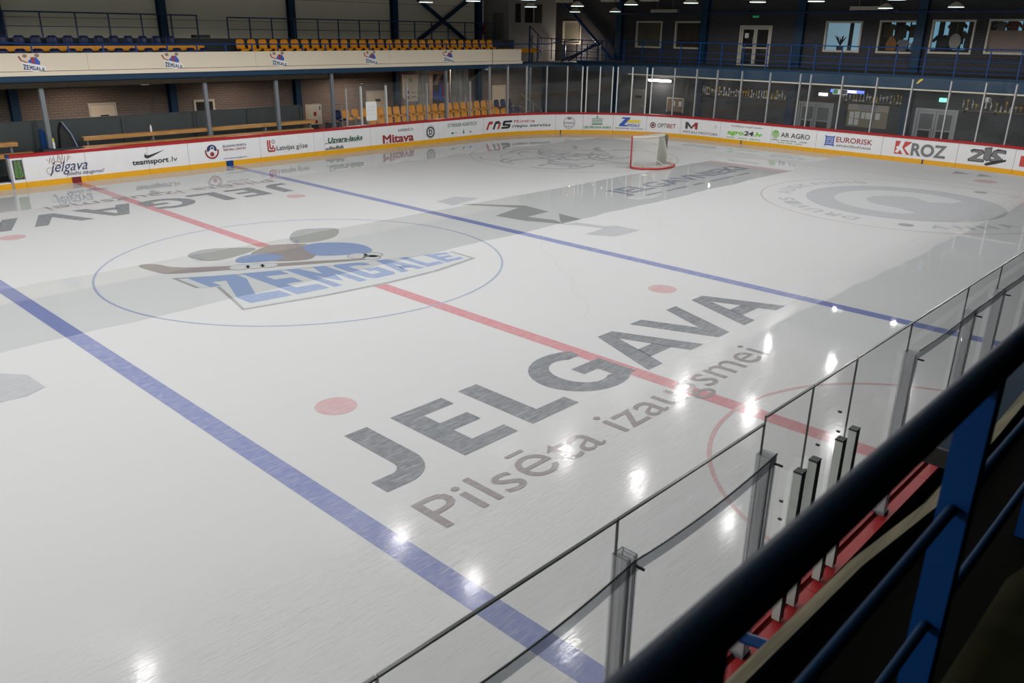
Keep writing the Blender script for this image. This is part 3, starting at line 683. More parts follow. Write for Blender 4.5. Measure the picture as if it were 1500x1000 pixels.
pr(11, lambda mb: poly(mb, BF, [(20.62, .36), (21.08, .36), (21.18, .44), (21.2, .58), (20.86, .60), (20.9, .66), (21.28, .66), (21.32, .76), (20.8, .76), (20.72, .68), (20.7, .54), (20.74, .5), (21.05, .49), (21.02, .46), (20.64, .46)]), 'black', 'print_letter')
pr(11, t('Mārtiņa', 21.4, 22.62, .625, .15, .012, .2), 'red'); pr(12, t('riepu serviss', 21.32, 23.52, .40, .15, .012, .2), 'black')
pr(13, lambda mb: (ring_poly(mb, BF, 24.55, .56, .30, .315, n=36), ring_poly(mb, BF, 24.55, .56, .265, .275, n=36), rectp(mb, BF, 24.44, .73, 24.66, .79), rectp(mb, BF, 24.47, .79, 24.63, .83), rectp(mb, BF, 24.27, .43, 24.83, .436), text_fit(mb, 'MASKIU', 24.28, 24.82, .50, .10, BF, .01)), 'grey', 'print_emblem')
pr(13, words_bar(24.36, 24.74, .34, .05, 3, 2), 'grey')
def tree(mb):
    for k in range(4):
        z = .50 + .085 * k; n = 12; up = [(25.76 + .56 * i / n, z + .018 * (1 if i % 2 else -1)) for i in range(n + 1)]
        if k == 0: rectp(mb, BF, 25.76, .47, 26.32, .53)
        else:
            for (a, za), (b, zb) in zip(up[:-1], up[1:]): poly(mb, BF, [(a, za), (b, zb), (b, zb + .035), (a, za + .035)])
    poly(mb, BF, [(25.95, .83), (26.13, .83), (26.04, .90)]); disc_poly(mb, BF, 26.04, .93, .03, 10)
pr(14, tree, 'green', 'print_emblem'); pr(14, t('LIELVIRCAVA AGRO', 25.34, 26.78, .28, .12, .02), 'green')
pr(15, lambda mb: poly(mb, BF, [(27.34, .88), (27.78, .88), (27.76, .80), (27.46, .50), (27.62, .50), (27.6, .42), (27.2, .42), (27.2, .50), (27.5, .80), (27.34, .80)]), 'blue', 'print_letter')
pr(15, t('EMGALE', 27.62, 28.26, .42, .14, .022, .2), 'blue'); pr(15, lambda mb: rectp(mb, BF, 27.62, .62, 28.30, .76), 'yellow', 'print_panel'); pr(15, t('VIESNICA', 27.72, 28.28, .645, .085, .01, 0., .001), 'blue')
pr(15, t('TIRDZNIECIBA - RESTORANS', 26.98, 28.46, .28, .075, .0), 'charcoal')
pr(16, lambda mb: ring_poly(mb, BF, 28.98, .55, .105, .15, n=28), 'black', 'print_emblem'); pr(16, lambda mb: disc_poly(mb, BF, 28.98, .55, .075, 18), 'dkred', 'print_emblem')
pr(16, t('OPTI', 29.22, 29.74, .45, .215, .008), 'charcoal'); pr(16, t('BET', 29.76, 30.2, .45, .215, .008), 'dkred')
pr(17, lambda mb: poly(mb, BF, [(30.72, .48), (30.72, .82), (30.86, .82), (31.06, .60), (31.06, .48), (30.86, .66), (30.86, .48)]), 'charcoal', 'print_letter'); pr(17, lambda mb: poly(mb, BF, [(31.06, .48), (31.06, .60), (31.26, .82), (31.40, .82), (31.40, .48), (31.26, .48), (31.26, .66)]), 'dkred', 'print_letter')
pr(17, t('MITAU MOTORS', 30.62, 32.56, .27, .12, .0), 'charcoal'); pr(17, lambda mb: ring_poly(mb, BF, 32.42, .70, .05, .07, n=16), 'pale', 'print_emblem')
pr(18, t('agro', 33.1, 33.98, .44, .2, .03, .2), 'lime'); pr(18, t('24', 34.0, 34.5, .44, .2, .03, .2), 'black'); pr(18, t('.lv', 34.5, 34.97, .44, .2, .03, .2), 'lime')
pr(18, t('Audzējam kopā labāku', 33.25, 34.95, .80, .09, .0, .3), 'grey'); pr(18, words_bar(33.1, 34.96, .26, .05, 3, 8), 'leaf')
pr(19, lambda mb: disc_poly(mb, BF, 35.66, .64, .185, 24), 'leaf', 'print_emblem'); pr(19, lambda mb: [poly(mb, BF, arc(35.66, .64 + .04 * k, .17, .06, 200, 340, 8) + arc(35.66, .65 + .04 * k, .17, .06, 340, 200, 8), .001) for k in (-2, -1, 0, 1, 2)], 'white', 'print_emblem')
pr(19, t('AR AGRO', 35.92, 37.36, .53, .22, .012), 'charcoal'); pr(19, words_bar(35.5, 37.35, .36, .05, 4, 5), 'grey'); pr(19, words_bar(35.8, 37.1, .26, .05, 3, 6), 'leaf')
def star(mb):
    c, z = 38.30, .58
    for R, r in ((.24, .205), (.13, .10)):
        for k in range(4):
            a = k * pi / 2
            def rot(x, y): return (c + x * cos(a) - y * sin(a), z + x * sin(a) + y * cos(a))
            poly(mb, BF, [rot(-R, R), rot(-R * .5, R * .82), rot(R * .5, R * .82), rot(R, R), rot(r * .8, r * .8), rot(r * .45, r * .68), rot(-r * .45, r * .68), rot(-r * .8, r * .8)])
    rectp(mb, BF, c - .045, z - .045, c + .045, z + .045)
pr(20, star, 'blue', 'print_emblem'); pr(20, t('EURORISK', 38.6, 40.22, .56, .235, .01), 'dkred'); pr(20, t('APDROŠINĀŠANA', 38.62, 40.2, .36, .095, .0), 'charcoal')
pr(21, lambda mb: rectp(mb, BF, 41.2, .32, 41.86, .86), 'midred', 'print_panel')
pr(21, lambda mb: (poly(mb, BF, [(41.42, .86), (41.58, .86), (41.50, .60), (41.72, .32), (41.56, .32), (41.44, .50), (41.34, .36), (41.22, .4), (41.30, .52), (41.24, .60), (41.36, .66)], .001), poly(mb, BF, [(41.60, .58), (41.88, .84), (41.88, .34), (41.86, .32)], .001)), 'white', 'print_letter')
pr(21, t('ROZ', 41.88, 43.28, .33, .50, .03), 'grey')
def zis(mb, d=0., g=0.):
    for pl in ([(44.2, .74), (44.3, .80), (44.62, .80), (44.7, .70), (44.42, .46), (44.72, .46), (44.72, .36), (44.18, .36), (44.18, .44), (44.5, .68), (44.3, .70), (44.26, .66)],
               [(44.72, .50), (44.72, .88), (44.96, .92), (44.98, .46), (44.84, .42)], [(45.0, .62), (45.05, .80), (45.2, .88), (45.48, .86), (45.5, .74), (45.22, .76), (45.2, .70), (45.44, .54), (45.42, .44), (45.0, .42), (45.0, .5), (45.2, .52)]):
        c = (sum(x for x, _ in pl) / len(pl), sum(y for _, y in pl) / len(pl)); poly(mb, BF, [(c[0] + (x - c[0]) * (1 + g), c[1] + (y - c[1]) * (1 + g)) for x, y in pl], d)
pr(22, lambda mb: zis(mb, 0., .12), 'black', 'print_letter'); pr(22, lambda mb: zis(mb, .001, -.03), 'grey', 'print_letter')
pr(22, lambda mb: poly(mb, BF, [(44.78, .26), (44.88, .22), (45.58, .46), (45.58, .54), (44.86, .34)], .0015), 'black', 'print_brush'); pr(22, lambda mb: poly(mb, BF, [(44.86, .27), (44.9, .255), (45.5, .46), (45.5, .50), (44.9, .32)], .0025), 'midred', 'print_brush')
pr(23, lambda mb: rectp(mb, BF, 46.1, .36, 46.7, .76), 'midred', 'print_panel'); pr(23, lambda mb: disc_poly(mb, BF, 46.3, .56, .09, 12, .001), 'white', 'print_emblem')

# ================================================================== shield glass, far side and end
screen = thing('glass_screen', 'clear shield glass on grey uprights on top of the far and end boards', 'glass screen', (12, 14.2, 1.085))
def gchild(name, mb, mats, label=None):
    mb.v = [(x - 12, y - 14.2, z - 1.085) for x, y, z in mb.v]; return obj(name, mb, mats, screen, label, fix=True)
GO = .10
def pane(s0, s1, z0, z1, z1b=None):
    mb = MB(); n = 1 if (s1 <= L1 or L2 <= s0 <= L3) else 4; vs = []; fs = []; zb = z1b if z1b is not None else z1
    for i in range(n + 1):
        f = i / n; s = s0 + (s1 - s0) * f; a, _ = path(s, GO - .006); b, _ = path(s, GO + .006); zt = z1 + (zb - z1) * f
        vs += [(a.x, a.y, z0), (b.x, b.y, z0), (b.x, b.y, zt), (a.x, a.y, zt)]
    for i in range(n):
        k = 4 * i
        for j in range(4): fs.append((k + j, k + 4 + j, k + 4 + (j + 1) % 4, k + (j + 1) % 4)); mb.mi.append(1 if j in (0, 2) else 0)
    fs += [(0, 1, 2, 3), (4 * n + 3, 4 * n + 2, 4 * n + 1, 4 * n)]; mb.mi += [1, 1]
    mb.v = vs; mb.f = fs; gchild('glass_pane', mb, [GL_E2, GL_EF])
GL_E2 = glass('end_shield_glass', (.95, .965, .968), smudge=.014)
ST = [12.11, 13.47, 14.66, 15.85, 17.14, 18.63, 19.94, 21.07, 22.17, 23.29, 24.39, 25.18, 25.41, 26.09, 26.74, 26.99, 27.74, 28.48, 28.75, 29.91, 31.07, 32.2, 33.53, 35.0, 36.49, 36.99, 38.46, 39.97, 41.44, 42.95, 44.25, 45.35, 46.8, 48.2, 49.6, 51.0]
PALE = {12.11, 13.47, 25.18, 25.41, 26.09, 26.74, 26.99, 27.74, 28.48, 28.75}
for i, s in enumerate(ST):
    top = 2.72 if s < 18.7 else 3.38; p, n = path(s, GO); tn = Vector((-n.y, n.x, 0)); mb = MB()
    wd = .055
    for o0, o1, ww in ((-.05, -.012, wd), (.012, .05, wd), (-.012, .012, .016)):
        a = p + n * o0; b = p + n * o1; h = tn * ww / 2
        vs = [(*(q + k * h).xy, z) for z in (1.085, top) for q, k in ((a, -1), (b, -1), (b, 1), (a, 1))]
        mb.add(vs, [(0, 1, 2, 3), (7, 6, 5, 4), (0, 4, 5, 1), (1, 5, 6, 2), (2, 6, 7, 3), (3, 7, 4, 0)])
    gchild('upright', mb, ALUW if s in PALE else ALU)
for a, b in zip(ST[:-1], ST[1:]):
    if b - a < .35: continue
    if b <= 18.7: pane(a + .03, b - .03, 1.10, 2.82)
    elif a < 18.7: pane(a + .03, b - .03, 1.10, 2.82, 3.42)
    else: pane(a + .03, b - .03, 1.10, 3.45)
# bench gate at the screen's left end
pane(11.35, 12.08, 1.10, 2.80)
mb = MB().cbox((11.33, 14.18, 1.86), (.06, .06, 1.55)); gchild('upright', mb, ALU)
wb = tag(obj('rule_board', MB().box((12.22, 13.99, 1.28), (12.79, 14.005, 2.08)), PAPER), 'white rule sheet with rounded pins hung on the far glass', 'sign')
for z in (1.85, 1.72, 1.55):
    obj('print_line', MB().box((12.3, 13.985, z), (12.3 + (.36 if z > 1.6 else .4), 13.99, z + .012)), P['pale'], wb)
for x, z in ((12.25, 2.05), (12.76, 2.05), (12.25, 1.31), (12.76, 1.31)): obj('pin', MB().tube([(x, 13.98, z), (x, 13.99, z)], .012, 6), P['charcoal'], wb)

# ================================================================== players' bench side (far)
bw = thing('bench_partition', 'low dark grey panelled partition behind the wooden players benches', 'partition', (4.5, 17.05, 0))
xs = [-7.9, -4.0, -.13, 2.98, 6.0, 8.24, 10.85]
for a, b in zip(xs[:-1], xs[1:]):
    obj('partition_panel', MB().box((a + .015 - 4.5, -.03, 0), (b - .015 - 4.5, .03, 1.79)), DKGREY, bw)
    obj('partition_post', MB().box((b - .06 - 4.5, -.09, 0), (b + .06 - 4.5, -.03, 1.74)), DKGREY, bw)
obj('partition_cap', MB().box((-7.9 - 4.5, -.05, 1.79), (10.85 - 4.5, .05, 1.83)), DKGREY, bw)
def bench(label, x0, x1, y, z, seams, legs):
    r = thing('bench', label, 'bench', ((x0 + x1) / 2, y, 0)); c = (x0 + x1) / 2
    e = [x0] + seams + [x1]
    for a, b in zip(e[:-1], e[1:]):
        obj('plank', MB().box((a - c + .004, -.17, z - .06), (b - c - .004, -.03, z)), PLANK, r)
        obj('plank', MB().box((a - c + .004, -.01, z - .06), (b - c - .004, .13, z)), PLANK, r)
    obj('front_board', MB().box((x0 - c, -.195, z - .13), (x1 - c, -.172, z - .005)), PLANK, r)
    for x in legs: obj('leg', MB().box((x - c - .03, -.12, 0), (x - c + .03, .12, z - .062)), GREYP, r)
bench('long rear wooden players bench in front of the dark partition', 1.06, 10.8, 16.0, 1.27, [3.6, 7.2], [1.2, 3.6, 6.0, 8.4, 10.6])
bench('lower front wooden players bench just behind the red cap rail', .82, 10.25, 15.3, 1.02, [5.0], [1.0, 3.2, 5.4, 7.8, 10.0])
bench('rear wooden bench at the left edge of the picture', -6.6, -1.1, 16.0, 1.27, [-4], [-6.4, -4, -1.3])
bench('front wooden bench at the left edge beyond the gate gap', -6.6, -.85, 15.3, .98, [-4], [-6.4, -4, -1.0])
# grey posts carrying the gallery
for x, lb in ((-.1, 'beside the bag by the gate'), (5.82, 'standing behind the benches'), (8.95, 'second one along behind the benches'), (11.72, 'at the end of the bench canopy'), (18.45, 'among the yellow lower seats'), (24.6, 'beside the corner stairs')):
    mb = MB().box((x - .07, 15.68, -.02), (x + .07, 15.69, 3.22)).box((x - .07, 15.79, -.02), (x + .07, 15.80, 3.22)).box((x - .01, 15.69, -.02), (x + .01, 15.79, 3.22))
    o = struct('gallery_post', mb, GREYP); o['label'] = 'grey steel post ' + lb
# the bag, bottle and folded thing by the gate post
bag = thing('kit_bag', 'dark open kit bag leaning on the grey post by the gate', 'bag', (.3, 15.55, .0))
def sidefr(y): return lambda u, v, d: (u, y + d, v)
obj('bag_body', MB().prism([(-.25, 0), (.42, 0), (.40, .95), (.26, 1.42), (.04, 1.85), (-.06, 1.6), (-.12, .9)], sidefr(.06), .26), BLACK, bag)
obj('bag_edge', MB().tube([(.02, -.02, 1.88), (.27, -.02, 1.44), (.42, -.02, .96), (.46, -.02, .55)], .022, 6), mat('pale_blue_trim', (.20, .26, .42), .5), bag, 'pale trim along the bag edge')
obj('bag_base', MB().box((-.75, -.12, .0), (.75, .4, 1.0)), mat('dark_teal_crate', (.016, .028, .034), .6), bag, 'dark crate under the bag')
bt = thing('bottle', 'white drinking bottle with a yellow cap on the dark crate', 'bottle', (-.08, 15.46, 1.0))
obj('bottle_body', MB().lathe([(.035, 0), (.038, .02), (.038, .2), (.02, .26)], n=12), PAPER, bt, smooth=True); obj('bottle_cap', MB().lathe([(.03, .26), (.03, .33), (.012, .36)], n=10), mat('yellow_cap', (.75, .6, .02), .4), bt)
tag(obj('folded_mat', MB().prism([(-.32, .0), (-.1, .0), (-.12, 1.5), (-.2, 1.62), (-.28, 1.6)], sidefr(16.02), .12), BLUE), 'blue folded mat stood beside the grey gate post', 'mat')
b2 = thing('bottle', 'small clear bottle left on the rear wooden bench', 'bottle', (3.6, 16.0, 1.27)); obj('bottle_body', MB().lathe([(.04, 0), (.04, .16), (.015, .22), (.018, .26)], n=10), SILV, b2)
# fire hose cabinet
fc = thing('hose_cabinet', 'cream fire hose cabinet with red signs at the end of the benches', 'cabinet', (12.0, 18.0, 0))
obj('cabinet_body', MB().box((-.1, 0, .80), (.62, .25, 1.72)), DOORC, fc); obj('cabinet_door', MB().box((-.06, -.02, .84), (.58, -.001, 1.68)), DOORC, fc)
obj('fire_sign', MB().box((.16, -.03, 1.2), (.30, -.021, 1.38)).box((.2, -.03, .86), (.34, -.021, 1.0)), RED, fc, 'red fire signs'); obj('small_notice', MB().box((.46, -.03, 1.45), (.54, -.021, 1.62)), P['grey'], fc)
obj('stand_leg', MB().box((.1, .05, 0), (.42, .2, .80)), DKGREY, fc)
tag(obj('cupboard', MB().box((11.95, 16.3, 0), (12.36, 16.8, .98)).box((11.93, 16.28, .98), (12.38, 16.82, 1.02)), DKGREY), 'low black cupboard at the end of the benches', 'cupboard')
gr = thing('hand_rail', 'short grey hand rail beside the lower yellow seats', 'railing', (12.6, 15.6, 0)); obj('rail', MB().tube([(-.75, .3, 1.9), (-.35, .3, 1.88), (-.3, .3, 1.8), (-.3, .3, 0)], .025, 8), ALU, gr); obj('rail', MB().tube([(.05, .1, 1.42), (.55, .3, .98), (.55, .3, 0)], .025, 8), ALU, gr); obj('rail', MB().tube([(.28, .1, 1.2), (.28, .1, 0)], .02, 8), ALU, gr)

# gallery front, slab, beam and canopy
GY = 15.5
g = struct('gallery_front', MB().box((-9, GY, 3.38), (-8.98, GY + .05, 3.4)), CREAM); g['label'] = 'cream front of the upper gallery'
for a, b in ((-9, 1.5), (1.5, 8.0), (8.0, 14.8), (14.8, 21.45), (21.5, 23.65)):
    obj('front_panel', MB().box((a + .004, GY, 3.57), (b - .004, GY + .05, 4.14)), CREAM, g)
    obj('ledge_strip', MB().box((a, GY - .03, 3.42), (b + (.08 if b > 23 else 0), GY + .08, 3.555)), CREAM, g)
struct('gallery_beam', MB().box((-9, GY + .04, 3.22), (28.4, GY + .12, 3.42)).box((-9, GY - .02, 3.22), (28.4, GY + .2, 3.235)), BLUEB)
struct('gallery_slab', MB().box((-9, GY + .13, 3.24), (31.5, 20.6, 3.36)), CONC)
struct('gallery_tier', MB().box((-9, 16.75, 3.36), (24.6, 18.1, 3.78)).box((-9, 18.1, 3.36), (25.8, 20.6, 4.56)), TIER)
cn = thing('bench_canopy', 'flat brown canopy over the players benches under the gallery', 'canopy', (0, 15.4, 3.06))
obj('canopy_roof', MB().box((-9, .12, .0), (11.35, 1.6, .13)), mat('canopy_brown', (.034, .027, .02), .8, spec=.08), cn); obj('canopy_lip', MB().box((-9, .06, -.03), (11.35, .119, .14)), mat('canopy_brown', (.034, .027, .02), .8, spec=.08), cn)
# small club crests on the gallery front
for k, (x, lb) in enumerate(((-.28, 'leftmost'), (4.55, 'second from the left'), (9.05, 'middle'), (13.75, 'fourth from the left'), (18.45, 'rightmost'))):
    def cf(u, v, d, x=x): return (x + u * 1.25, GY - .004 - d, 3.86 + v * 1.15)
    b0 = MB()
    cr = tag(obj('club_crest', MB().prism([(-.27, .0), (.32, -.13), (.32, -.24), (.05, -.27), (-.22, -.22)], cf, .002), P['white']), 'small club crest with a blue word, %s on the cream gallery front' % lb, 'crest')
    mb = MB()
    def cz(u, v, d, x=x): return cf(-.25 + u * .55, -.21 - .03 * u + v * (.18 - .09 * u) - .02 * u, .003)
    word(mb, cz, 'ZEMGALE', .02, .98, .05, .92); obj('print_lettering', mb, P['navy'], cr)
    mb = MB(); poly(mb, cf, [(-.12, .0), (.0, .12), (.12, .13), (.2, .0), (.18, -.08), (.02, -.05)], .003); obj('print_jersey', mb, P['blue'], cr)
    mb = MB(); poly(mb, cf, [(-.03, .13), (.07, .14), (.06, -.05), (.0, -.03)], .004); poly(mb, cf, [(-.33, .16), (-.29, .17), (-.25, .06), (-.12, .0), (-.14, -.02), (-.28, .04)], .004); obj('print_stick', mb, P['dkred'], cr)
    mb = MB(); poly(mb, cf, arc(-.16, .17, .06, .05, 0, 360, 10), .003); poly(mb, cf, arc(.14, .18, .06, .05, 0, 360, 10), .003); obj('print_patch', mb, P['brown'], cr)
# gallery front rail
fr_ = thing('gallery_rail', 'blue safety rail along the cream gallery front', 'railing', (8, 15.62, 3.36))
obj('rail', MB().tube([(-10, 0, 1.10), (-9.2, 0, 1.12), (-8.3, 0, 1.06), (15.6, 0, 1.04), (17.9, 0, 1.04), (20.3, 0, 1.27)], .024, 8), BLUE, fr_)
x = -8.95
for x in [-1.35 + 1.163 * i for i in range(22)]: obj('post', MB().box((x - .025 - 8, -.02, 0), (x + .025 - 8, .02, 1.04)), BLUE, fr_)
# walkway rails at the back of the gallery
def railing(name, label, x0, x1, xs, y, z0, z1, zm, m):
    r = thing(name, label, 'railing', (x0, y, z0))
    obj('rail', MB().tube([(0, 0, z1 - z0), (x1 - x0, 0, z1 - z0)], .026, 8), m, r); obj('rail', MB().tube([(0, 0, zm - z0), (x1 - x0, 0, zm - z0)], .014, 6), m, r)
    for x in xs: obj('post', MB().box((x - x0 - .024, -.02, 0), (x - x0 + .024, .02, z1 - z0)), m, r)
    return r
railing('walkway_rail', 'dark blue walkway rail at the back of the gallery, left run', -3.5, 7.06, [-3.5, -2.4, -1.25, -.1, 1.08, 2.3, 3.5, 4.75, 5.95, 7.03], 18.2, 4.56, 5.47, 4.98, NAVY)
railing('walkway_rail', 'dark blue walkway rail at the back of the gallery, right run', 8.36, 24.4, [8.38, 9.41, 10.47, 11.62, 12.85, 13.97, 15.18, 16.36, 17.5, 18.6, 19.73, 20.86, 22.08, 23.2, 24.38], 18.2, 4.56, 5.42, 4.95, NAVY)
# ---------------- seats
def seat_mesh(name, m):
    """moulded seat: pan with rolled front edge, back with rounded shoulders; faces -y"""
    mb = MB(); prof = [(-.40, -.05), (-.39, .0), (-.34, .015), (-.15, -.01), (-.05, .0), (.0, .05), (.03, .18), (.045, .30), (.045, .36), (.03, .385)]
    wd = [.185, .20, .205, .20, .195, .195, .195, .185, .15, .10]; cols = 7; vs = []; th = .02
    for side in (0, 1):
        for (y, z), w_ in zip(prof, wd):
            for c in range(cols):
                u = c / (cols - 1) * 2 - 1; cup = .035 * u * u
                if z > .04: vs.append((u * w_, y - cup + side * th, z))
                else: vs.append((u * w_, y, z + cup * .7 - side * th))
    n = len(prof); fs = []
    def i(s_, r_, c_): return s_ * n * cols + r_ * cols + c_
    for r_ in range(n - 1):
        for c_ in range(cols - 1):
            fs.append((i(0, r_, c_), i(0, r_, c_ + 1), i(0, r_ + 1, c_ + 1), i(0, r_ + 1, c_))); fs.append((i(1, r_, c_), i(1, r_ + 1, c_), i(1, r_ + 1, c_ + 1), i(1, r_, c_ + 1)))
    for r_ in range(n - 1):
        fs.append((i(0, r_, 0), i(0, r_ + 1, 0), i(1, r_ + 1, 0), i(1, r_, 0))); fs.append((i(0, r_, cols - 1), i(1, r_, cols - 1), i(1, r_ + 1, cols - 1), i(0, r_ + 1, cols - 1)))
    for c_ in range(cols - 1):
        fs.append((i(0, 0, c_), i(1, 0, c_), i(1, 0, c_ + 1), i(0, 0, c_ + 1))); fs.append((i(0, n - 1, c_), i(0, n - 1, c_ + 1), i(1, n - 1, c_ + 1), i(1, n - 1, c_)))
    mb.add(vs, fs); return mesh(name, mb, m, smooth=True, fix=True)
_o1 = 'first second third fourth fifth sixth seventh eighth ninth tenth eleventh twelfth thirteenth fourteenth fifteenth sixteenth seventeenth eighteenth nineteenth'.split()
def ORD(n):
    if n < 20: return _o1[n - 1]
    t_ = {2: 'twent', 3: 'thirt', 4: 'fort'}[n // 10]; return t_ + 'ieth' if n % 10 == 0 else t_ + 'y-' + _o1[n % 10 - 1]
SM_Y = seat_mesh('yellow_seat', SEATY); SM_B = seat_mesh('blue_seat', SEATB)
def seats(me, xs, y, z, label, group, end='left'):
    xs = list(xs); n = len(xs)
    for i, x in enumerate(xs):
        k = i + 1 if end == 'left' else n - i; lb = label if n == 1 else label.replace('#', ORD(k)).replace('@', end)
        tag(link('stadium_seat', me, None, (x, y, z)), lb, 'seat', group if n > 1 else None)
def frange(a, b, st):
    n = int(round((b - a) / st)); return [a + (b - a) * i / n for i in range(n + 1)]
seats(SM_Y, frange(14.1, 22.85, .497), 16.0, .745, '# yellow seat from the @ in the lower front row behind the glass', 'lower front row of yellow seats')
seats(SM_B, [23.4, 23.9], 16.0, .745, '# dark blue seat from the @ ending the lower front row', 'blue seats ending the lower front row')
seats(SM_Y, frange(13.15, 22.6, .497), 16.8, 1.13, '# yellow seat from the @ in the lower rear row under the gallery', 'lower rear row of yellow seats')
seats(SM_B, [23.1, 23.6, 24.1], 16.8, 1.13, '# dark blue seat from the @ ending the lower rear row', 'blue seats ending the lower rear row')
seats(SM_B, [12.65], 16.8, 1.13, 'single dark blue seat at the left end of the lower rear row', 'blue seat starting the lower rear row')
struct('lower_tier', MB().box((12.9, 15.5, -.02), (24.3, 16.2, .32)).box((12.4, 16.2, -.02), (24.6, 17.3, .72)), TIER)
for xs_, y, z in ((frange(14.1, 23.9, .98), 16.0, .32), (frange(12.7, 24.1, .95), 16.8, .72)):
    o = struct('seat_bracket', MB(), GREYP); mb = MB()
    for x in xs_: mb.box((x - .03, y - .28, z), (x + .03, y - .05, z + .40))
    mb.box((xs_[0] - .3, y - .20, z + .36), (xs_[-1] + .2, y - .14, z + .41)); o.data = mesh('seat_bracket', mb, GREYP)
seats(SM_Y, frange(8.3, 22.9, .515), 17.15, 4.19, '# yellow seat from the @ in the rear row of the upper gallery', 'upper rear row of yellow seats')
seats(SM_Y, frange(8.0, 22.6, .515), 16.4, 3.76, '# yellow seat from the @ in the front row just over the cream gallery front', 'upper front row of yellow seats')
seats(SM_B, frange(-.55, 5.4, .54), 17.3, 4.30, '# dark blue seat from the @ in the rear blue row of the upper gallery', 'upper rear row of blue seats', 'right')
seats(SM_B, frange(-.85, 6.3, .56), 16.4, 3.88, '# dark blue seat from the @ in the front blue row of the upper gallery', 'upper front row of blue seats', 'right')
yb = thing('yellow_bench', 'long yellow bench board between the blue seat rows of the gallery', 'bench', (2.5, 16.75, 3.36)); obj('board', MB().box((-5, 0, .80), (4.0, .06, .98)), SEATY, yb)
for x in (-4.5, -2, .5, 3.5): obj('leg', MB().box((x - .03, .01, 0), (x + .03, .05, .80)), GREYP, yb)
yb2 = thing('yellow_bench', 'low yellow bench near the booth at the right end of the gallery', 'bench', (25.6, 17.6, 3.36)); obj('board', MB().box((-2.2, -.15, .55), (1.6, .15, .75)), SEATY, yb2)
for x in (-1.8, 1.2): obj('leg', MB().box((x - .03, -.1, 0), (x + .03, .1, .55)), GREYP, yb2)
for xs_, y, z, zt in ((frange(8.3, 22.9, 1.03), 17.15, 3.78, 4.17), (frange(8.0, 22.6, 1.03), 16.4, 3.36, 3.74), (frange(-1.6, 5.4, 1.08), 17.3, 3.78, 4.28), (frange(-1.7, 6.3, 1.12), 16.4, 3.36, 3.86)):
    mb = MB()
    for x in xs_: mb.box((x - .03, y - .24, z), (x + .03, y - .1, zt))
    struct('seat_bracket', mb, GREYP)
tag(obj('grey_case', MB().box((6.95, 18.3, 4.6), (7.6, 18.7, 4.72)), DKGREY), 'flat dark case lying behind the left walkway rail', 'case')
ex = thing('fire_extinguisher', 'red fire extinguisher hung on the gallery wall by the blue column', 'extinguisher', (25.7, 20.5, 4.85)); obj('cylinder_body', MB().lathe([(.07, 0), (.08, .03), (.08, .36), (.04, .43), (.02, .46)], n=12), RED, ex, smooth=True); obj('valve', MB().box((-.03, -.03, .46), (.05, .03, .52)), BLACK, ex); obj('wall_bracket', MB().box((-.05, .05, .1), (.05, .12, .3)), BLACK, ex)
# control booth
bo = thing('control_booth', 'pale control booth with dark windows at the end of the gallery', 'booth', (25.85, 18.6, 3.36))
BW = mat('booth_white', (.22, .22, .21), .6)
mb = MB()
x0, x1, z0, z1 = 0., 4.1, 0., 4.2
wins = [(.55, 1.05, 2.14, 3.15), (1.35, 2.85, 2.14, 3.15)]
cur = 0.
for a, b, c, d in wins: mb.box((cur, 0, 0), (a, .08, z1)); mb.box((a, 0, 0), (b, .08, c)); mb.box((a, 0, d), (b, .08, z1)); cur = b
mb.box((cur, 0, 0), (x1, .08, z1)); mb.box((x1 - .08, .08, 0), (x1, 2.0, z1)); mb.box((0, .08, z1 - .1), (x1 - .08, 2, z1)).box((0, .08, 0), (.08, .4, z1)).box((0, 1.3, 0), (.08, 2., z1)).box((0, .4, 2.6), (.08, 1.3, z1))
obj('booth_wall', mb, BW, bo)
obj('booth_door', MB().box((.02, .42, 0), (.06, 1.28, 2.58)), mat('booth_door_paint', (.13, .125, .11), .6), bo)
obj('door_handle', MB().box((-.02, .5, 1.1), (.02, .54, 1.25)), ALU, bo)
for a, b, c, d in wins: obj('window_pane', MB().box((a, .02, c), (b, .035, d)), GL_W, bo)
obj('window_bar', MB().box((2.08, .0, 2.14), (2.16, .06, 3.15)), BW, bo); obj('booth_back', MB().box((.1, 1.7, 0), (4, 1.75, 4)), DARKIN, bo)
# rails by the booth steps
r = thing('step_rail', 'dark sloping step rail in front of the control booth', 'railing', (25.9, 17, 3.36)); obj('rail', MB().tube([(0, 0, 1.95), (1.0, 0, 1.35), (1.0, 0, .4)], .03, 8), NAVY, r); obj('rail', MB().tube([(0, 0, 1.3), (1.0, 0, .55)], .018, 6), NAVY, r); obj('post', MB().box((-.03, -.03, 0), (.03, .03, 1.95)), NAVY, r); obj('post', MB().box((.65, -.02, 0), (.7, .02, 1.55)), NAVY, r)

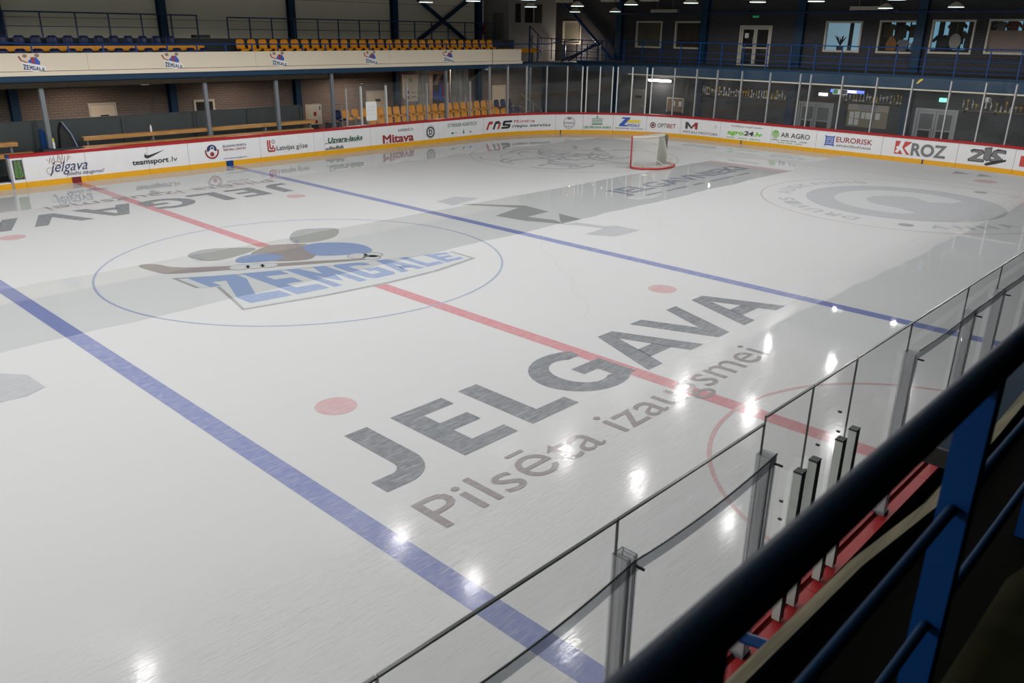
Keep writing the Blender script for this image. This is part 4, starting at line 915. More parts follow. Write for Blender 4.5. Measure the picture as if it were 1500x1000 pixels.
# ================================================================== far wall doors
def wall_door(nm, x0, x1, z1, label_plate=True):
    d = struct(nm, MB().box((x0, 20.55, 0), (x0 + .07, 20.6, z1)).box((x1 - .07, 20.55, 0), (x1, 20.6, z1)).box((x0 + .07, 20.55, z1 - .07), (x1 - .07, 20.6, z1)), TRIMC)
    obj('door_leaf', MB().box((x0 + .08, 20.56, .01), (x1 - .08, 20.595, z1 - .08)), DOORC, d)
    if label_plate: obj('door_plate', MB().box(((x0 + x1) / 2 - .13, 20.54, 1.42), ((x0 + x1) / 2 + .2, 20.559, 1.55)), BLACK, d)
    obj('door_handle', MB().box((x0 + .14, 20.52, .98), (x0 + .26, 20.559, 1.02)), ALU, d)
wall_door('door_1', 3.1, 4.22, 2.03); wall_door('door_2', 17.15, 18.55, 1.98); wall_door('door_3', 26.5, 27.7, 1.95, False)
d4 = struct('door_4', MB().box((7.62, 20.55, 0), (7.72, 20.6, 1.97)).box((8.52, 20.55, 0), (8.62, 20.6, 1.97)).box((7.72, 20.55, 1.87), (8.52, 20.6, 1.97)), TRIMC)
obj('door_leaf', MB().box((7.73, 20.57, .01), (8.51, 20.595, 1.86)), DARKIN, d4, 'dark door leaf')
tag(obj('wall_lamp', MB().box((3.3, 15.6, 3.0), (3.6, 15.7, 3.055)), PAPER), 'small white lamp under the canopy above the rear bench', 'lamp')
# info board, plastic sheeting and banner behind the lower seats
ib = thing('info_board', 'tall white board with small logos beside the blue column behind the lower seats', 'board', (18.6, 18.6, 0))
obj('board', MB().prism([(-.55, 1.72), (-.2, 1.50), (.42, 1.50), (.45, 2.0), (.48, 2.86), (-.55, 2.86)], sidefr(0), .04), DOORC, ib)
obj('print_emblem', MB().prism(arc(-.05, 2.6, .1, .08, 0, 360, 10), sidefr(-.008), .004), P['leaf'], ib); obj('print_emblem', MB().prism(arc(-.25, 1.98, .09, .09, 0, 360, 10), sidefr(-.008), .004), P['navy'], ib); obj('print_emblem', MB().prism(arc(-.22, 1.72, .06, .07, 0, 360, 10), sidefr(-.008), .004), P['dkred'], ib)
obj('print_line', MB().box((.0, -.006, 1.94), (.35, 0, 1.97)).box((.02, -.006, 1.72), (.3, 0, 1.77)).box((-.2, -.006, 2.5), (.16, 0, 2.52)), P['grey'], ib)
for x in (-.4, .3): obj('leg', MB().box((x - .03, .04, 0), (x + .03, .1, 1.9)), GREYP, ib)
def sheet(x0, x1, y, z0, z1, seed, amp=.06, n=26):
    r = random.Random(seed); vs = []; ph = [r.uniform(0, 6.28) for _ in range(4)]
    for j in range(9):
        for i in range(n + 1):
            u = i / n; v = j / 8; yy = y + amp * (sin(u * 21 + ph[0] + v * 1.2) + .5 * sin(u * 43 + ph[1]) + .4 * sin(u * 9 + v * 5 + ph[2]) + r.uniform(-.25, .25))
            vs.append((x0 + (x1 - x0) * u, yy, z0 + (z1 - z0) * v + .04 * sin(u * 17 + ph[3]) * (j == 8)))
    fs = [(j * (n + 1) + i, j * (n + 1) + i + 1, (j + 1) * (n + 1) + i + 1, (j + 1) * (n + 1) + i) for j in range(8) for i in range(n)]
    return MB().add(vs, fs)
PL = mat('crinkled_sheeting', (.30, .28, .25), .25, 0., .8, var=.35, vscale=5)
o = obj('plastic_sheet', sheet(19.13, 20.0, 18.80, 1.3, 3.23, 2), PL, smooth=True); tag(o, 'crinkled grey plastic sheet hung between the white board and the banner', 'plastic sheet')
o = obj('plastic_sheet', sheet(21.45, 22.9, 18.80, 1.2, 3.23, 5, .09), PL, smooth=True); tag(o, 'crinkled grey plastic sheet hung right of the banner', 'plastic sheet')
bn = thing('club_banner', 'banner with blue and dark red blocks and a word below, behind the lower seats', 'banner', (20.6, 18.7, 0))
obj('banner_cloth', MB().prism([(-.45, 1.1), (.75, 1.1), (.7, 2.8), (-.4, 2.84)], sidefr(0), .02), mat('banner_brown', (.06, .04, .035), .7), bn)
obj('banner_cord', MB().tube([(-.38, .01, 2.83), (-.38, .01, 3.24)], .01, 5).tube([(.68, .01, 2.8), (.68, .01, 3.24)], .01, 5), BLACK, bn)
obj('print_jersey', MB().prism([(-.05, 1.75), (.1, 2.3), (.7, 2.3), (.65, 1.6), (.3, 1.6)], sidefr(-.006), .004), P['blue'], bn); obj('print_stripe', MB().prism([(.2, 1.62), (.22, 2.32), (.42, 2.32), (.44, 1.62)], sidefr(-.012), .004), P['dkred'], bn)
mb = MB(); word(mb, lambda u, v, d: (-.42 + u * 1.15, -.014, 1.62 - .42 * u + v * (.36 - .10 * u)), 'ZEMGALE', 0, 1, 0, 1); obj('print_lettering', mb, P['blue'], bn)
mb = MB().prism([(-.4, 2.3), (-.1, 2.75), (.2, 2.8), (-.1, 2.25)], sidefr(-.006), .004); obj('print_patch', mb, P['brown'], bn)
# short grey rail and pole at the corner stairs
r = thing('corner_stair_rail', 'grey sloping hand rail of the corner stairs behind the glass', 'railing', (23.3, 15.2, 0))
obj('rail', MB().tube([(-.05, 0, 1.95), (1.72, 0, 1.0), (1.72, 0, 0)], .028, 8), ALU, r); obj('rail', MB().tube([(-.05, 0, 1.3), (1.4, 0, .55)], .02, 8), ALU, r); obj('post', MB().tube([(1.05, 0, 1.37), (1.05, 0, 0)], .02, 8), ALU, r)

# ================================================================== end wall: balcony
BX = 28.4
struct('balcony_slab', MB().box((BX + .06, -14, 3.40), (31.5, 15.6, 3.50)), CONC)
struct('balcony_beam', MB().box((BX, -14, 2.96), (BX + .05, 15.6, 3.50)).box((BX - .04, -14, 3.44), (BX + .10, 15.6, 3.50)), BLUEB)
struct('balcony_edge_strip', MB().box((BX - .05, -14, 2.90), (BX + .08, 11.9, 2.955)), CREAM)
br = thing('balcony_rail', 'blue three-bar balcony rail along the dark end wall', 'railing', (BX + .05, 0, 3.5))
for z, r_ in ((1.10, .024), (.64, .014), (.36, .014), (.18, .014)): obj('rail', MB().tube([(0, 15.4, z), (0, -13.5, z)], r_, 8), BLUE, br)
for y in [15.3, 13.55, 12.32, 11.1, 9.9, 8.7, 7.55, 6.3, 5.1, 3.85, 2.65, 1.45, .22, -.98, -2.2, -3.4, -4.63, -5.87, -7.0, -8.2, -9.4]: obj('post', MB().box((-.02, y - .022, 0), (.02, y + .022, 1.1)), BLUE, br)
r = thing('corner_rail', 'blue corner rail where the balcony meets the gallery', 'railing', (28.45, 15.6, 3.5))
obj('rail', MB().tube([(0, -.2, 1.13), (0, 1.0, 1.13), (-.2, 2.9, 1.18)], .024, 8), BLUE, r); obj('rail', MB().tube([(0, 0, .5), (-.2, 2.9, .5)], .014, 6), BLUE, r)
for y in (.95, 1.9, 2.85): obj('post', MB().box((-.05 * y - .02, y - .022, 0), (-.05 * y + .02, y + .022, 1.14)), BLUE, r)
r = thing('landing_rail', 'dark stair landing rail lit from behind by the brick wall', 'railing', (30.2, 15.5, 3.5))
for z in (.85, .45, .1): obj('rail', MB().tube([(0, 2.6, z), (0, -.2, z)], .022, 6), NAVY, r)
for y in (2.5, 1.6, .8, 0): obj('post', MB().box((-.025, y - .02, 0), (.025, y + .02, .85)), NAVY, r)
obj('stair_string', MB().bar((-.3, 2.0, -.1), (-.3, -.1, .95), .05, .09), NAVY, r); obj('stair_string', MB().bar((-.9, 2.0, -.1), (-.9, -1.0, 1.0), .05, .09), NAVY, r)
for x in (0,):
    for y in (1.2, .35): obj('post', MB().tube([(-.6, y - 1.0, 0), (-.6, y - 1.0, .95)], .03, 8), ALUW, r, 'pale upright')
# white upright pipe posts near the landing
r = thing('balcony_lamp', 'small bright round lamp low on the corner of the balcony', 'lamp', (29.4, 19.3, 3.80)); EMW = mat('warm_lamp_glow', (1, .9, .7), .4, emit=(1, .85, .62), estr=14)
obj('lamp_glass', MB().lathe([(.02, -.08), (.08, -.04), (.09, .02), (.04, .08)], n=12), EMW, r); obj('lamp_bracket', MB().box((.0, -.03, -.44), (.03, .03, -.08)), BLACK, r)
r = thing('balcony_lamp', 'small bright round lamp at the dark end of the gallery', 'lamp', (29.3, 20.1, 3.72))
obj('lamp_glass', MB().lathe([(.02, -.06), (.09, -.03), (.10, .02), (.04, .07)], n=12), EMW, r); obj('lamp_bracket', MB().box((.0, -.03, -.36), (.03, .03, -.06)), BLACK, r)
point_light((30.75, 17.7, 4.05), 75, (1, .82, .68), .1)
# upper windows
CONT = {0: ('win_olive', (.10, .095, .06)), 1: ('win_dark_brown', (.035, .02, .012)), 6: ('win_pale', (.20, .185, .14))}
BLIND = mat('olive_blind', (.12, .115, .075), .7); BLIND2 = mat('pale_blind', (.42, .40, .30), .7); DBR = mat('dark_brown_curtain', (.035, .02, .011), .8); PINKB = mat('pinkish_blind', (.30, .22, .18), .7)
DAY = mat('daylight_pane', (.3, .5, .6), .5, emit=(.34, .56, .70), estr=.5)
for k, (y0, y1, z0, z1) in enumerate(WIN):
    fw = .085
    f = struct('window_%d' % (k + 1), MB().box((31.46, y0, z0), (31.6, y0 + fw, z1)).box((31.46, y1 - fw, z0), (31.6, y1, z1)).box((31.46, y0 + fw, z0), (31.6, y1 - fw, z0 + fw)).box((31.46, y0 + fw, z1 - fw), (31.6, y1 - fw, z1)), TRIMC)
    obj('window_pane', MB().box((31.54, y0 + fw, z0 + fw), (31.552, y1 - fw, z1 - fw)), GL_W, f)
    if k in (0, 6): obj('window_blind', MB().box((31.6, y0 + fw + (.18 if k == 6 else 0), z0 + fw), (31.62, y1 - fw, z1 - fw)), BLIND if k == 0 else BLIND2, f)
    if k == 1: obj('window_curtain', sheet(0, 1, 0, 0, 1, 9) if False else MB().box((31.62, y0 + fw, z0 + fw), (31.64, y1 - fw, z1 - fw)), DBR, f)
    if k == 5: obj('window_blind', MB().box((31.6, y0 + fw, z0 + fw), (31.62, y1 - fw, z1 - .45)), PINKB, f)
# rooms behind the glazed openings
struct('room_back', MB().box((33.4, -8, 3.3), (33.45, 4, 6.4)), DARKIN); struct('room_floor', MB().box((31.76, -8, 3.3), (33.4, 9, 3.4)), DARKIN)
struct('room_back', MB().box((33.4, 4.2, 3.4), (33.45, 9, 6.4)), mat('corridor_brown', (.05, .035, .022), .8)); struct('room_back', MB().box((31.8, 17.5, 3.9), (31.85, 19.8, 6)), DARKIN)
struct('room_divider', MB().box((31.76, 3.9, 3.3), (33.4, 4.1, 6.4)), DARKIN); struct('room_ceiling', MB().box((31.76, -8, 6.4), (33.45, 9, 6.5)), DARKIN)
struct('window_8', MB().box((33.3, 2.08, 4.1), (33.36, 3.8, 6.2)).box((33.3, .6, 4.1), (33.36, 1.85, 6.2)), DAY)
mb = MB()
for y_ in (-.05, -.72, -1.0, -1.62, -2.05, -2.5, -3.0, -3.32, -3.9, -4.9, -5.5, -6.05): mb.box((33.3, y_ - .09, 4.5), (33.36, y_ + .09, 6.0))
struct('window_9', mb, mat('daylight_pane_dim', (.3, .5, .6), .5, emit=(.22, .50, .70), estr=.6))
pt = thing('potted_plant', 'dark spiky potted plant on the sill of the bluish lit upper window', 'plant', (31.95, 1.85, 4.28)); obj('pot', MB().lathe([(.14, 0), (.18, .28), (.19, .3)], n=12), BLACK, pt)
rnd = random.Random(5)
for k in range(16):
    a = rnd.uniform(0, 6.28); l = rnd.uniform(.25, .55); rr_ = rnd.uniform(.12, .42); p0 = Vector((0, 0, .28)); p1 = Vector((rr_ * .5 * cos(a), rr_ * .5 * sin(a), .28 + l * .7)); p2 = Vector((rr_ * cos(a), rr_ * sin(a), .28 + l)); sd = Vector((-sin(a), cos(a), 0)) * .025
    obj('leaf', MB().add([p0 - sd * .5, p0 + sd * .5, p1 + sd, p2, p1 - sd], [(0, 1, 2, 3, 4)]), mat('dark_leaf', (.012, .03, .015), .6), pt)
# shirts and bags hung inside the shop windows
SHIRT = [(-.22, 0), (.22, 0), (.22, .42), (.36, .30), (.42, .40), (.24, .62), (.09, .64), (0, .58), (-.09, .64), (-.24, .62), (-.42, .40), (-.36, .30), (-.22, .42)]
BAGP = [(-.22, 0), (.22, 0), (.25, .3), (.16, .5), (.06, .56), (.06, .66), (-.06, .66), (-.06, .56), (-.16, .5), (-.25, .3)]
def hang(nm, lb, cat, pl, y, z, m, sc=1., x=31.95):
    hang.n = getattr(hang, 'n', 0) + 1; x += .065 * (hang.n % 4); zt = z + max(v for _, v in pl) * sc - .03
    return tag(obj(nm, MB().prism([(-u * sc, v * sc) for u, v in pl], lambda u, v, d: (x + d, y + u, z + v), .05).tube([(x + .025, y, zt), (x + .025, y, 6.4)], .006, 5), m), lb, cat)
H = {n: mat('cloth_' + n, c, .8) for n, c in dict(orange=(.34, .14, .02), grey=(.22, .22, .24), dark=(.015, .017, .02), red=(.16, .03, .025), pale=(.40, .38, .34), brown=(.09, .045, .02)).items()}
hang('shirt', 'brown shirt high in the second lit upper window', 'shirt', SHIRT, -.35, 4.98, H['brown'], .95); hang('shirt', 'dark shirt in the top middle of the second lit upper window', 'shirt', SHIRT, -.95, 4.98, H['dark'], .9)
hang('shirt', 'rust brown shirt at the top right of the second lit upper window', 'shirt', SHIRT, -1.5, 5.0, H['brown'], .9); hang('bag', 'orange bag low in the second lit upper window', 'bag', BAGP, -.58, 4.42, H['orange'], 1.0)
hang('shirt', 'grey shirt in the bottom middle of the second lit upper window', 'shirt', SHIRT, -1.08, 4.4, H['grey'], .8); hang('bag', 'pale bag at the bottom right of the second lit upper window', 'bag', BAGP, -1.6, 4.44, H['grey'], .75)
hang('shirt', 'black shirt at the top of the third lit upper window', 'shirt', SHIRT, -3.3, 5.1, H['dark'], 1.0); hang('shirt', 'dark shirt at the left of the third lit upper window', 'shirt', SHIRT, -2.8, 4.5, H['dark'], 1.0); hang('shirt', 'dark shirt at the right of the third lit upper window', 'shirt', SHIRT, -3.95, 4.6, H['dark'], 1.0)
hang('shield', 'pale oval plaque in the middle of the third lit upper window', 'plaque', arc(0, .32, .24, .33, 0, 360, 18), -3.4, 4.55, H['pale'], 1.0, 31.68); hang('shirt', 'brown shirt behind the oval plaque in the third lit window', 'shirt', SHIRT, -3.4, 4.75, H['brown'], .9, 32.1)
hang('shirt', 'red shirt above the pinkish blind of the rightmost upper window', 'shirt', SHIRT, -5.62, 5.2, H['red'], .8); hang('shirt', 'grey shirt above the pinkish blind at its left end', 'shirt', SHIRT, -5.1, 5.2, H['grey'], .8); hang('shirt', 'orange shirt above the pinkish blind at its right end', 'shirt', SHIRT, -6.2, 5.2, H['orange'], .8)
point_light((32.3, -3, 6.2), 6, (1, .8, .6), .2)
# upper glazed double door
y0, y1, z0, z1 = DOOR_UP
d = struct('door_5', MB().box((31.45, y0, z0), (31.6, y0 + .10, z1)).box((31.45, y1 - .10, z0), (31.6, y1, z1)).box((31.45, y0 + .1, z1 - .10), (31.6, y1 - .1, z1)), TRIMC)
ym = (y0 + y1) / 2
for a, b, nm in ((y0 + .11, ym - .005, 'door_leaf'), (ym + .005, y1 - .11, 'door_leaf')):
    lf = obj(nm, MB().box((31.48, a, z0 + .02), (31.55, a + .09, z1 - .11)).box((31.48, b - .09, z0 + .02), (31.55, b, z1 - .11)).box((31.48, a + .09, z0 + .02), (31.55, b - .09, z0 + .16)).box((31.48, a + .09, z0 + .95), (31.55, b - .09, z0 + 1.02)).box((31.48, a + .09, z1 - .2), (31.55, b - .09, z1 - .11)), TRIMC, d)
    obj('door_pane', MB().box((31.51, a + .09, z0 + .16), (31.52, b - .09, z0 + .95)).box((31.51, a + .09, z0 + 1.02), (31.52, b - .09, z1 - .2)), GL_W, lf)
obj('door_handle', MB().tube([(31.4, ym + .06, z0 + 1.2), (31.4, ym + .06, z0 + 1.55)], .02, 6).box((31.39, ym + .05, z0 + 1.5), (31.48, ym + .07, z0 + 1.54)).box((31.39, ym + .05, z0 + 1.2), (31.48, ym + .07, z0 + 1.24)), ALUW, d)
obj('door_notice', MB().box((31.475, ym + .38, z1 - .62), (31.48, ym + .60, z1 - .38)), PAPER, d)
EXG = mat('exit_green_glow', (.02, .3, .1), .5, emit=(.04, .75, .28), estr=.35); EXG2 = mat('exit_bright_green_glow', (.1, .8, .5), .5, emit=(.25, 1., .6), estr=2.2)
def exit_sign(lb, y0, y1, z0, z1, em, ink):
    e = thing('exit_sign', lb, 'sign', (31.45, (y0 + y1) / 2, z0)); w_ = abs(y1 - y0) / 2; h = z1 - z0
    obj('sign_box', MB().box((-.03, -w_, 0), (.04, w_, h)), em, e)
    def ef(u, v, d): return (-.034 - d, -u, v)
    mb = MB(); text_fit(mb, 'EXIT', -w_ * .8, w_ * .8, h * .22, h * .5, ef, .02); obj('print_lettering', mb, ink, e)
exit_sign('dim green exit sign above the glazed balcony door', 6.04, 6.46, 5.82, 5.98, mat('exit_dark_green', (.01, .08, .03), .5), EXG)
exit_sign('glowing green exit sign over the lower right double door', -3.64, -3.34, 2.29, 2.45, EXG2, P['white'])
exit_sign('glowing white exit sign over the lower left double door', 1.92, 2.35, 2.23, 2.36, mat('white_sign_glow', (.9, .9, .8), .5, emit=(1, .93, .85), estr=2.5), P['green'])
# lower doors in the end wall
def low_door(nm, y0, y1, z1, frost):
    d = struct(nm, MB().box((31.42, y0, -.02), (31.5, y0 + .12, z1)).box((31.42, y1 - .12, -.02), (31.5, y1, z1)).box((31.42, y0 + .12, z1 - .12), (31.5, y1 - .12, z1)), ALU); ym = (y0 + y1) / 2
    for a, b in ((y0 + .13, ym - .01), (ym + .01, y1 - .13)):
        lf = obj('door_leaf', MB().box((31.45, a, 0), (31.49, a + .10, z1 - .13)).box((31.45, b - .10, 0), (31.49, b, z1 - .13)).box((31.45, a + .1, z1 - .24), (31.49, b - .1, z1 - .13)).box((31.45, a + .1, 0), (31.49, b - .1, .3)).box((31.45, a + .1, .98), (31.49, b - .1, 1.04)), ALU, d)
        obj('door_pane', MB().box((31.46, a + .1, 1.04), (31.475, b - .1, z1 - .24)), frost, lf); obj('door_pane', MB().box((31.46, a + .1, .3), (31.475, b - .1, .98)), mat('dark_door_glass', (.015, .016, .016), .15), lf)
    obj('door_handle', MB().tube([(31.38, ym + .12, .7), (31.38, ym + .12, 1.1)], .022, 6).box((31.37, ym + .11, 1.07), (31.45, ym + .13, 1.1)).box((31.37, ym + .11, .7), (31.45, ym + .13, .73)), ALUW, d)
FRG = mat('frosted_door_glass', (.13, .135, .135), .35)
low_door('door_6', 1.5, 3.35, 1.90, FRG); low_door('door_7', -4.25, -2.4, 1.97, FRG)
gd = struct('door_8', MB().box((31.44, 12.75, 0), (31.5, 13.86, 1.95)), mat('grey_door_paint', (.17, .16, .145), .5)); obj('door_plate', MB().box((31.43, 13.05, 1.45), (31.44, 13.5, 1.58)), BLACK, gd); obj('door_handle', MB().box((31.38, 12.85, 1.0), (31.44, 13.0, 1.04)), ALU, gd)
bd = thing('notice_cabinet', 'framed brown notice cabinet with two white papers under the bright tube lamp', 'notice board', (31.44, 10.72, .85))
obj('cabinet_back', MB().box((0, -.5, 0), (.05, .5, .7)), mat('brown_board', (.24, .15, .085), .7), bd); obj('cabinet_frame', MB().box((-.02, -.56, -.05), (.06, -.5, .76)).box((-.02, .5, -.05), (.06, .56, .76)).box((-.02, -.5, .7), (.06, .5, .76)), TRIMC, bd)
for y in (.1, -.33): obj('paper_sheet', MB().box((-.012, y - .1, .3), (-.002, y + .1, .58)), PAPER, bd)
nb = thing('notice_board', 'cork notice board with a printed header and pinned papers between trophy shelf and boards', 'notice board', (31.44, -.2, .88))
obj('board', MB().box((0, -.98, 0), (.05, .98, .78)), mat('cork_board', (.27, .22, .15), .8), nb); obj('header', MB().box((-.01, -.98, .78), (.05, .98, 1.06)), mat('header_cream', (.42, .37, .29), .6), nb)
def nf(u, v, d): return (-.014 - d, -u, v)
for bd_, u0_, u1_, v_, c_ in (('SPORTA HALLES', -.5, .45, .95, .06), ('JAUNUMI UN INFO', -.4, .4, .83, .07)):
    mb = MB(); text_fit(mb, bd_, u0_, u1_, v_, c_, nf, .02); obj('print_lettering', mb, P['blue'], nb)
for u, v, w_, h in ((-.86, .08, .22, .32), (-.86, .42, .22, .28), (-.60, .40, .24, .32), (-.58, .08, .2, .28), (-.28, .40, .18, .3), (-.06, .40, .26, .3), (.40, .40, .22, .30)):
    mb = MB(); rectp(mb, nf, u, v, u + w_, v + h, .0); obj('paper_sheet', MB().box((-.016, -u - w_, v), (-.004, -u, v + h)), PAPER, nb)
# LED sign, flag board
ld = thing('led_sign', 'lit blue and white scrolling sign above the trophy shelf by the lower door', 'sign', (31.0, .75, 2.46))
obj('sign_box', MB().box((.03, -.86, -.02), (.15, .86, .16)), BLACK, ld); obj('sign_bracket', MB().box((.15, -.6, .04), (.5, -.55, .1)).box((.15, .55, .04), (.5, .6, .1)), BLACK, ld); obj('blue_strip', MB().box((.0, -.80, .0), (.028, .84, .13)), mat('blue_led_glow', (.05, .1, .8), .5, emit=(.10, .16, 1.), estr=2.2), ld)
def lf_(u, v, d): return (-.006 - d, -u, v)
mb = MB(); text_fit(mb, 'EURORISK', -.30, .45, .02, .09, lf_, .06); obj('print_lettering', mb, mat('white_led_glow', (1, 1, 1), .5, emit=(.95, .95, 1.), estr=5), ld)
fl = thing('banded_board', 'small board in green, white and black bands hung on the end glass', 'sign', (27.545, -.34, 2.60))
for k, m in enumerate((P['green'], P['white'], P['black'])): obj('band', MB().box((0, .31 - .207 * (k + 1) + .003, .012), (.02, .31 - .207 * k, .20)), m, fl)
obj('board_frame', MB().box((-.004, -.33, -.01), (.03, -.312, .215)).box((-.004, .312, -.01), (.03, .33, .215)).box((-.004, -.312, .202), (.03, .312, .215)).box((-.004, -.312, -.01), (.03, .312, .01)), PAPER, fl)
# bright tube lamp and the other fluorescent fittings
tb = thing('tube_lamp', 'very bright lit fluorescent tube on the lower end wall behind the glass', 'lamp', (31.2, 11.75, 2.5)); obj('lamp_tube', MB().tube([(0, .72, 0), (0, -.72, 0)], .06, 10), mat('tube_glow', (1, .95, .9), .4, emit=(1, .88, .80), estr=22), tb); obj('lamp_tray', MB().box((.08, -.76, -.06), (.28, .76, .06)), PAPER, tb)
for y in (12.2, 11.1): obj('ceiling_strip', MB().box((-.5, y - 11.75 - .3, .34), (-.3, y - 11.75 + .3, .36)), PAPER, tb)
point_light((31.05, 11.75, 2.5), 55, (1, .86, .78), .15)
def fluo(lb, y, z, x=30.95):
    f = thing('tube_fitting', lb, 'lamp', (x, y, z)); obj('fitting_tray', MB().prism([(-.10, 0), (.10, 0), (.06, .16), (-.06, .16)], lambda u, v, d: (u, -.85 + d, v), 1.7), mat('fitting_cream', (.42, .40, .32), .5), f); obj('fitting_end', MB().box((-.11, .852, -.01), (.11, .88, .17)).box((-.11, -.88, -.01), (.11, -.852, .17)), ALU, f); obj('fitting_rod', MB().tube([(0, .5, .16), (0, .5, 2.2)], .012, 6).tube([(0, -.5, .16), (0, -.5, 2.2)], .012, 6), GREYP, f)
fluo('unlit cream tube fitting high on the end wall above the lit bluish window', .3, 6.17); fluo('unlit cream tube fitting high on the end wall above the olive blind window', 11.55, 6.1)
vt = mat('vent_cream', (.36, .34, .28), .6)
for y, lb in ((13.1, 'left one by the booth column'), (10.2, 'second one, between two hanging lamps'), (7.9, 'third one, right of the second'), (2.6, 'fourth one, half hidden above the lamps')):
    v = thing('ribbed_vent', 'ribbed cream ceiling vent, ' + lb, 'vent', (24.2, y, 6.42)); obj('vent_box', MB().box((-.2, -.42, .02), (.2, .42, .3)), vt, v)
    for k in range(7): obj('vent_slat', MB().box((-.22, -.40 + k * .12, .0), (.22, -.34 + k * .12, .02)), vt, v)
    obj('vent_duct', MB().box((-.1, -.1, .3), (.1, .1, 2.2)), GREYP, v)
# hanging high-bay lamps that show at the top of the picture
SHADE = mat('lamp_shade_cream', (.30, .27, .20), .4); LGL = mat('lamp_face_glow', (.9, 1, .95), .4, emit=(.80, 1., .93), estr=1.6)
def pendant(x, y, z, lb, r=.27, first=[None]):
    if first[0] is None:
        t_ = thing('pendant_lamp', lb, 'lamp', (x, y, z)); first[0] = t_
        obj('lamp_shade', MB().lathe([(.27, .0), (.26, .03), (.10, .15), (.07, .17)], n=20), SHADE, t_, smooth=False); obj('lamp_face', MB().lathe([(.262, -.015), (.264, -.001)], n=20), LGL, t_); obj('lamp_body', MB().lathe([(.07, .171), (.075, .36), (.03, .38)], n=12), BLACK, t_); obj('lamp_rod', MB().tube([(0, 0, .38), (0, 0, 2.45)], .015, 6), BLACK, t_)
        return t_
    return copy_tree(first[0], (x, y, z), lb)
PEN = [(12, 9.6, 6.03, 'leftmost hanging lamp, against the pale wall by the cross brace'), (12, 7.0, 6.04, 'hanging lamp just left of the wide blue column'), (12, 4.3, 6.05, 'hanging lamp at the very top edge above the booth'), (18, 9.7, 6.03, 'hanging lamp in front of the booth windows'),
       (18, 7.1, 6.04, 'hanging lamp just right of the booth, upper of two'), (24, 12.2, 5.98, 'hanging lamp just right of the booth, lower of two'), (24, 9.7, 5.98, 'hanging lamp at the blue column before the first dark window'), (18, 4.4, 6.07, 'hanging lamp above the olive blind window'),
       (18, 1.7, 6.1, 'hanging lamp above the gap between the dark windows and the balcony door'), (18, -1.0, 6.1, 'hanging lamp above the balcony door'), (18, -3.1, 6.1, 'hanging lamp above the wall left of the bluish window'), (18, -5.7, 6.12, 'hanging lamp cut by the top edge above the shop windows'),
       (24, -3.1, 6.05, 'hanging lamp touching the cream tube fitting on the right'), (24, -5.6, 6.07, 'rightmost hanging lamp above the third lit window')]
for a in PEN: pendant(*a)
# ================================================================== trophy shelves
def cup(k):
    mb = MB(); h = (1., 1.25, .85, 1.1)[k]
    mb.cbox((0, 0, .03), (.10, .10, .06), 1)
    if k == 0: mb.lathe([(.03, .06), (.015, .12), (.02, .17), (.05, .21), (.06, .30), (.065, .31)], n=8); mb.tube([(.055, 0, .29), (.095, 0, .27), (.09, 0, .21), (.05, 0, .2)], .008, 4); mb.tube([(-.055, 0, .29), (-.095, 0, .27), (-.09, 0, .21), (-.05, 0, .2)], .008, 4)
    elif k == 1: mb.lathe([(.02, .06), (.018, .25), (.05, .28), (.055, .36), (.06, .37)], n=8)
    elif k == 2: mb.lathe([(.035, .06), (.03, .14), (.05, .19), (.02, .24), (.025, .29), (.005, .31)], n=8)
    else: mb.lathe([(.025, .06), (.02, .16), (.045, .2), (.05, .27)], n=8); mb.tube([(-.02, 0, .27), (0, 0, .34), (.03, 0, .42)], .018, 5)
    mb.v = [(y, x, z * h) for x, y, z in mb.v]; return mb
CUPS = []
for k in range(4):
    for nm, m in (('gold', GOLD), ('silver', SILV)): CUPS.append(mesh('trophy_' + nm, cup(k), [m, (BLACK, PAPER, GOLD, BLACK)[k]]))
rnd = random.Random(11)
def shelf(lb, y0, y1, z, n, grp, tl):
    s = thing('trophy_shelf', lb, 'shelf', (31.3, (y0 + y1) / 2, z)); obj('shelf_board', MB().box((-.14, -(y1 - y0) / 2, -.035), (.19, (y1 - y0) / 2, 0)), mat('shelf_gold_wood', (.18, .11, .03), .6), s)
    for y in (y0 + .2, (y0 + y1) / 2, y1 - .2): obj('shelf_bracket', MB().box((-.08, y - (y0 + y1) / 2 - .02, -.12), (.19, y - (y0 + y1) / 2 + .02, -.037)), BLACK, s)
    cnt = 0
    for i in range(n):
        y = y1 - (y1 - y0) * (i + .5) / n
        if grp.endswith('right shelf') and abs(y + 5.35) < .2: continue
        cnt += 1; o = link('trophy', rnd.choice(CUPS), None, (31.3 + rnd.uniform(-.05, .08), y, z)); sc = rnd.uniform(.75, 1.0); o.scale = (sc, sc, sc); tag(o, ORD(cnt) + ' ' + tl, 'trophy', grp)
shelf('long left trophy shelf on the lower end wall', 4.0, 9.0, 1.93, 34, 'trophies on the long left shelf', 'small trophy from the left on the long left trophy shelf')
shelf('middle trophy shelf above the notice board', -1.8, 1.1, 2.09, 18, 'trophies on the middle shelf', 'small trophy from the left on the shelf above the notice board')
shelf('right trophy shelf beside the lower right double door', -7.2, -4.3, 2.03, 15, 'trophies on the right shelf', 'small trophy from the left on the right trophy shelf')
bigc = link('trophy', CUPS[1], None, (31.25, -5.35, 2.03)); bigc.scale = (1.7, 1.7, 1.9); tag(bigc, 'tallest silver two-handled cup on the right trophy shelf', 'trophy')
for ly, lw in ((7.6, 8), (5.2, 8), (-5.6, 9), (-.3, 7)): point_light((30.6, ly, 2.85), lw, (1, .93, .84), .1)  # unseen point lights added to brighten the trophies
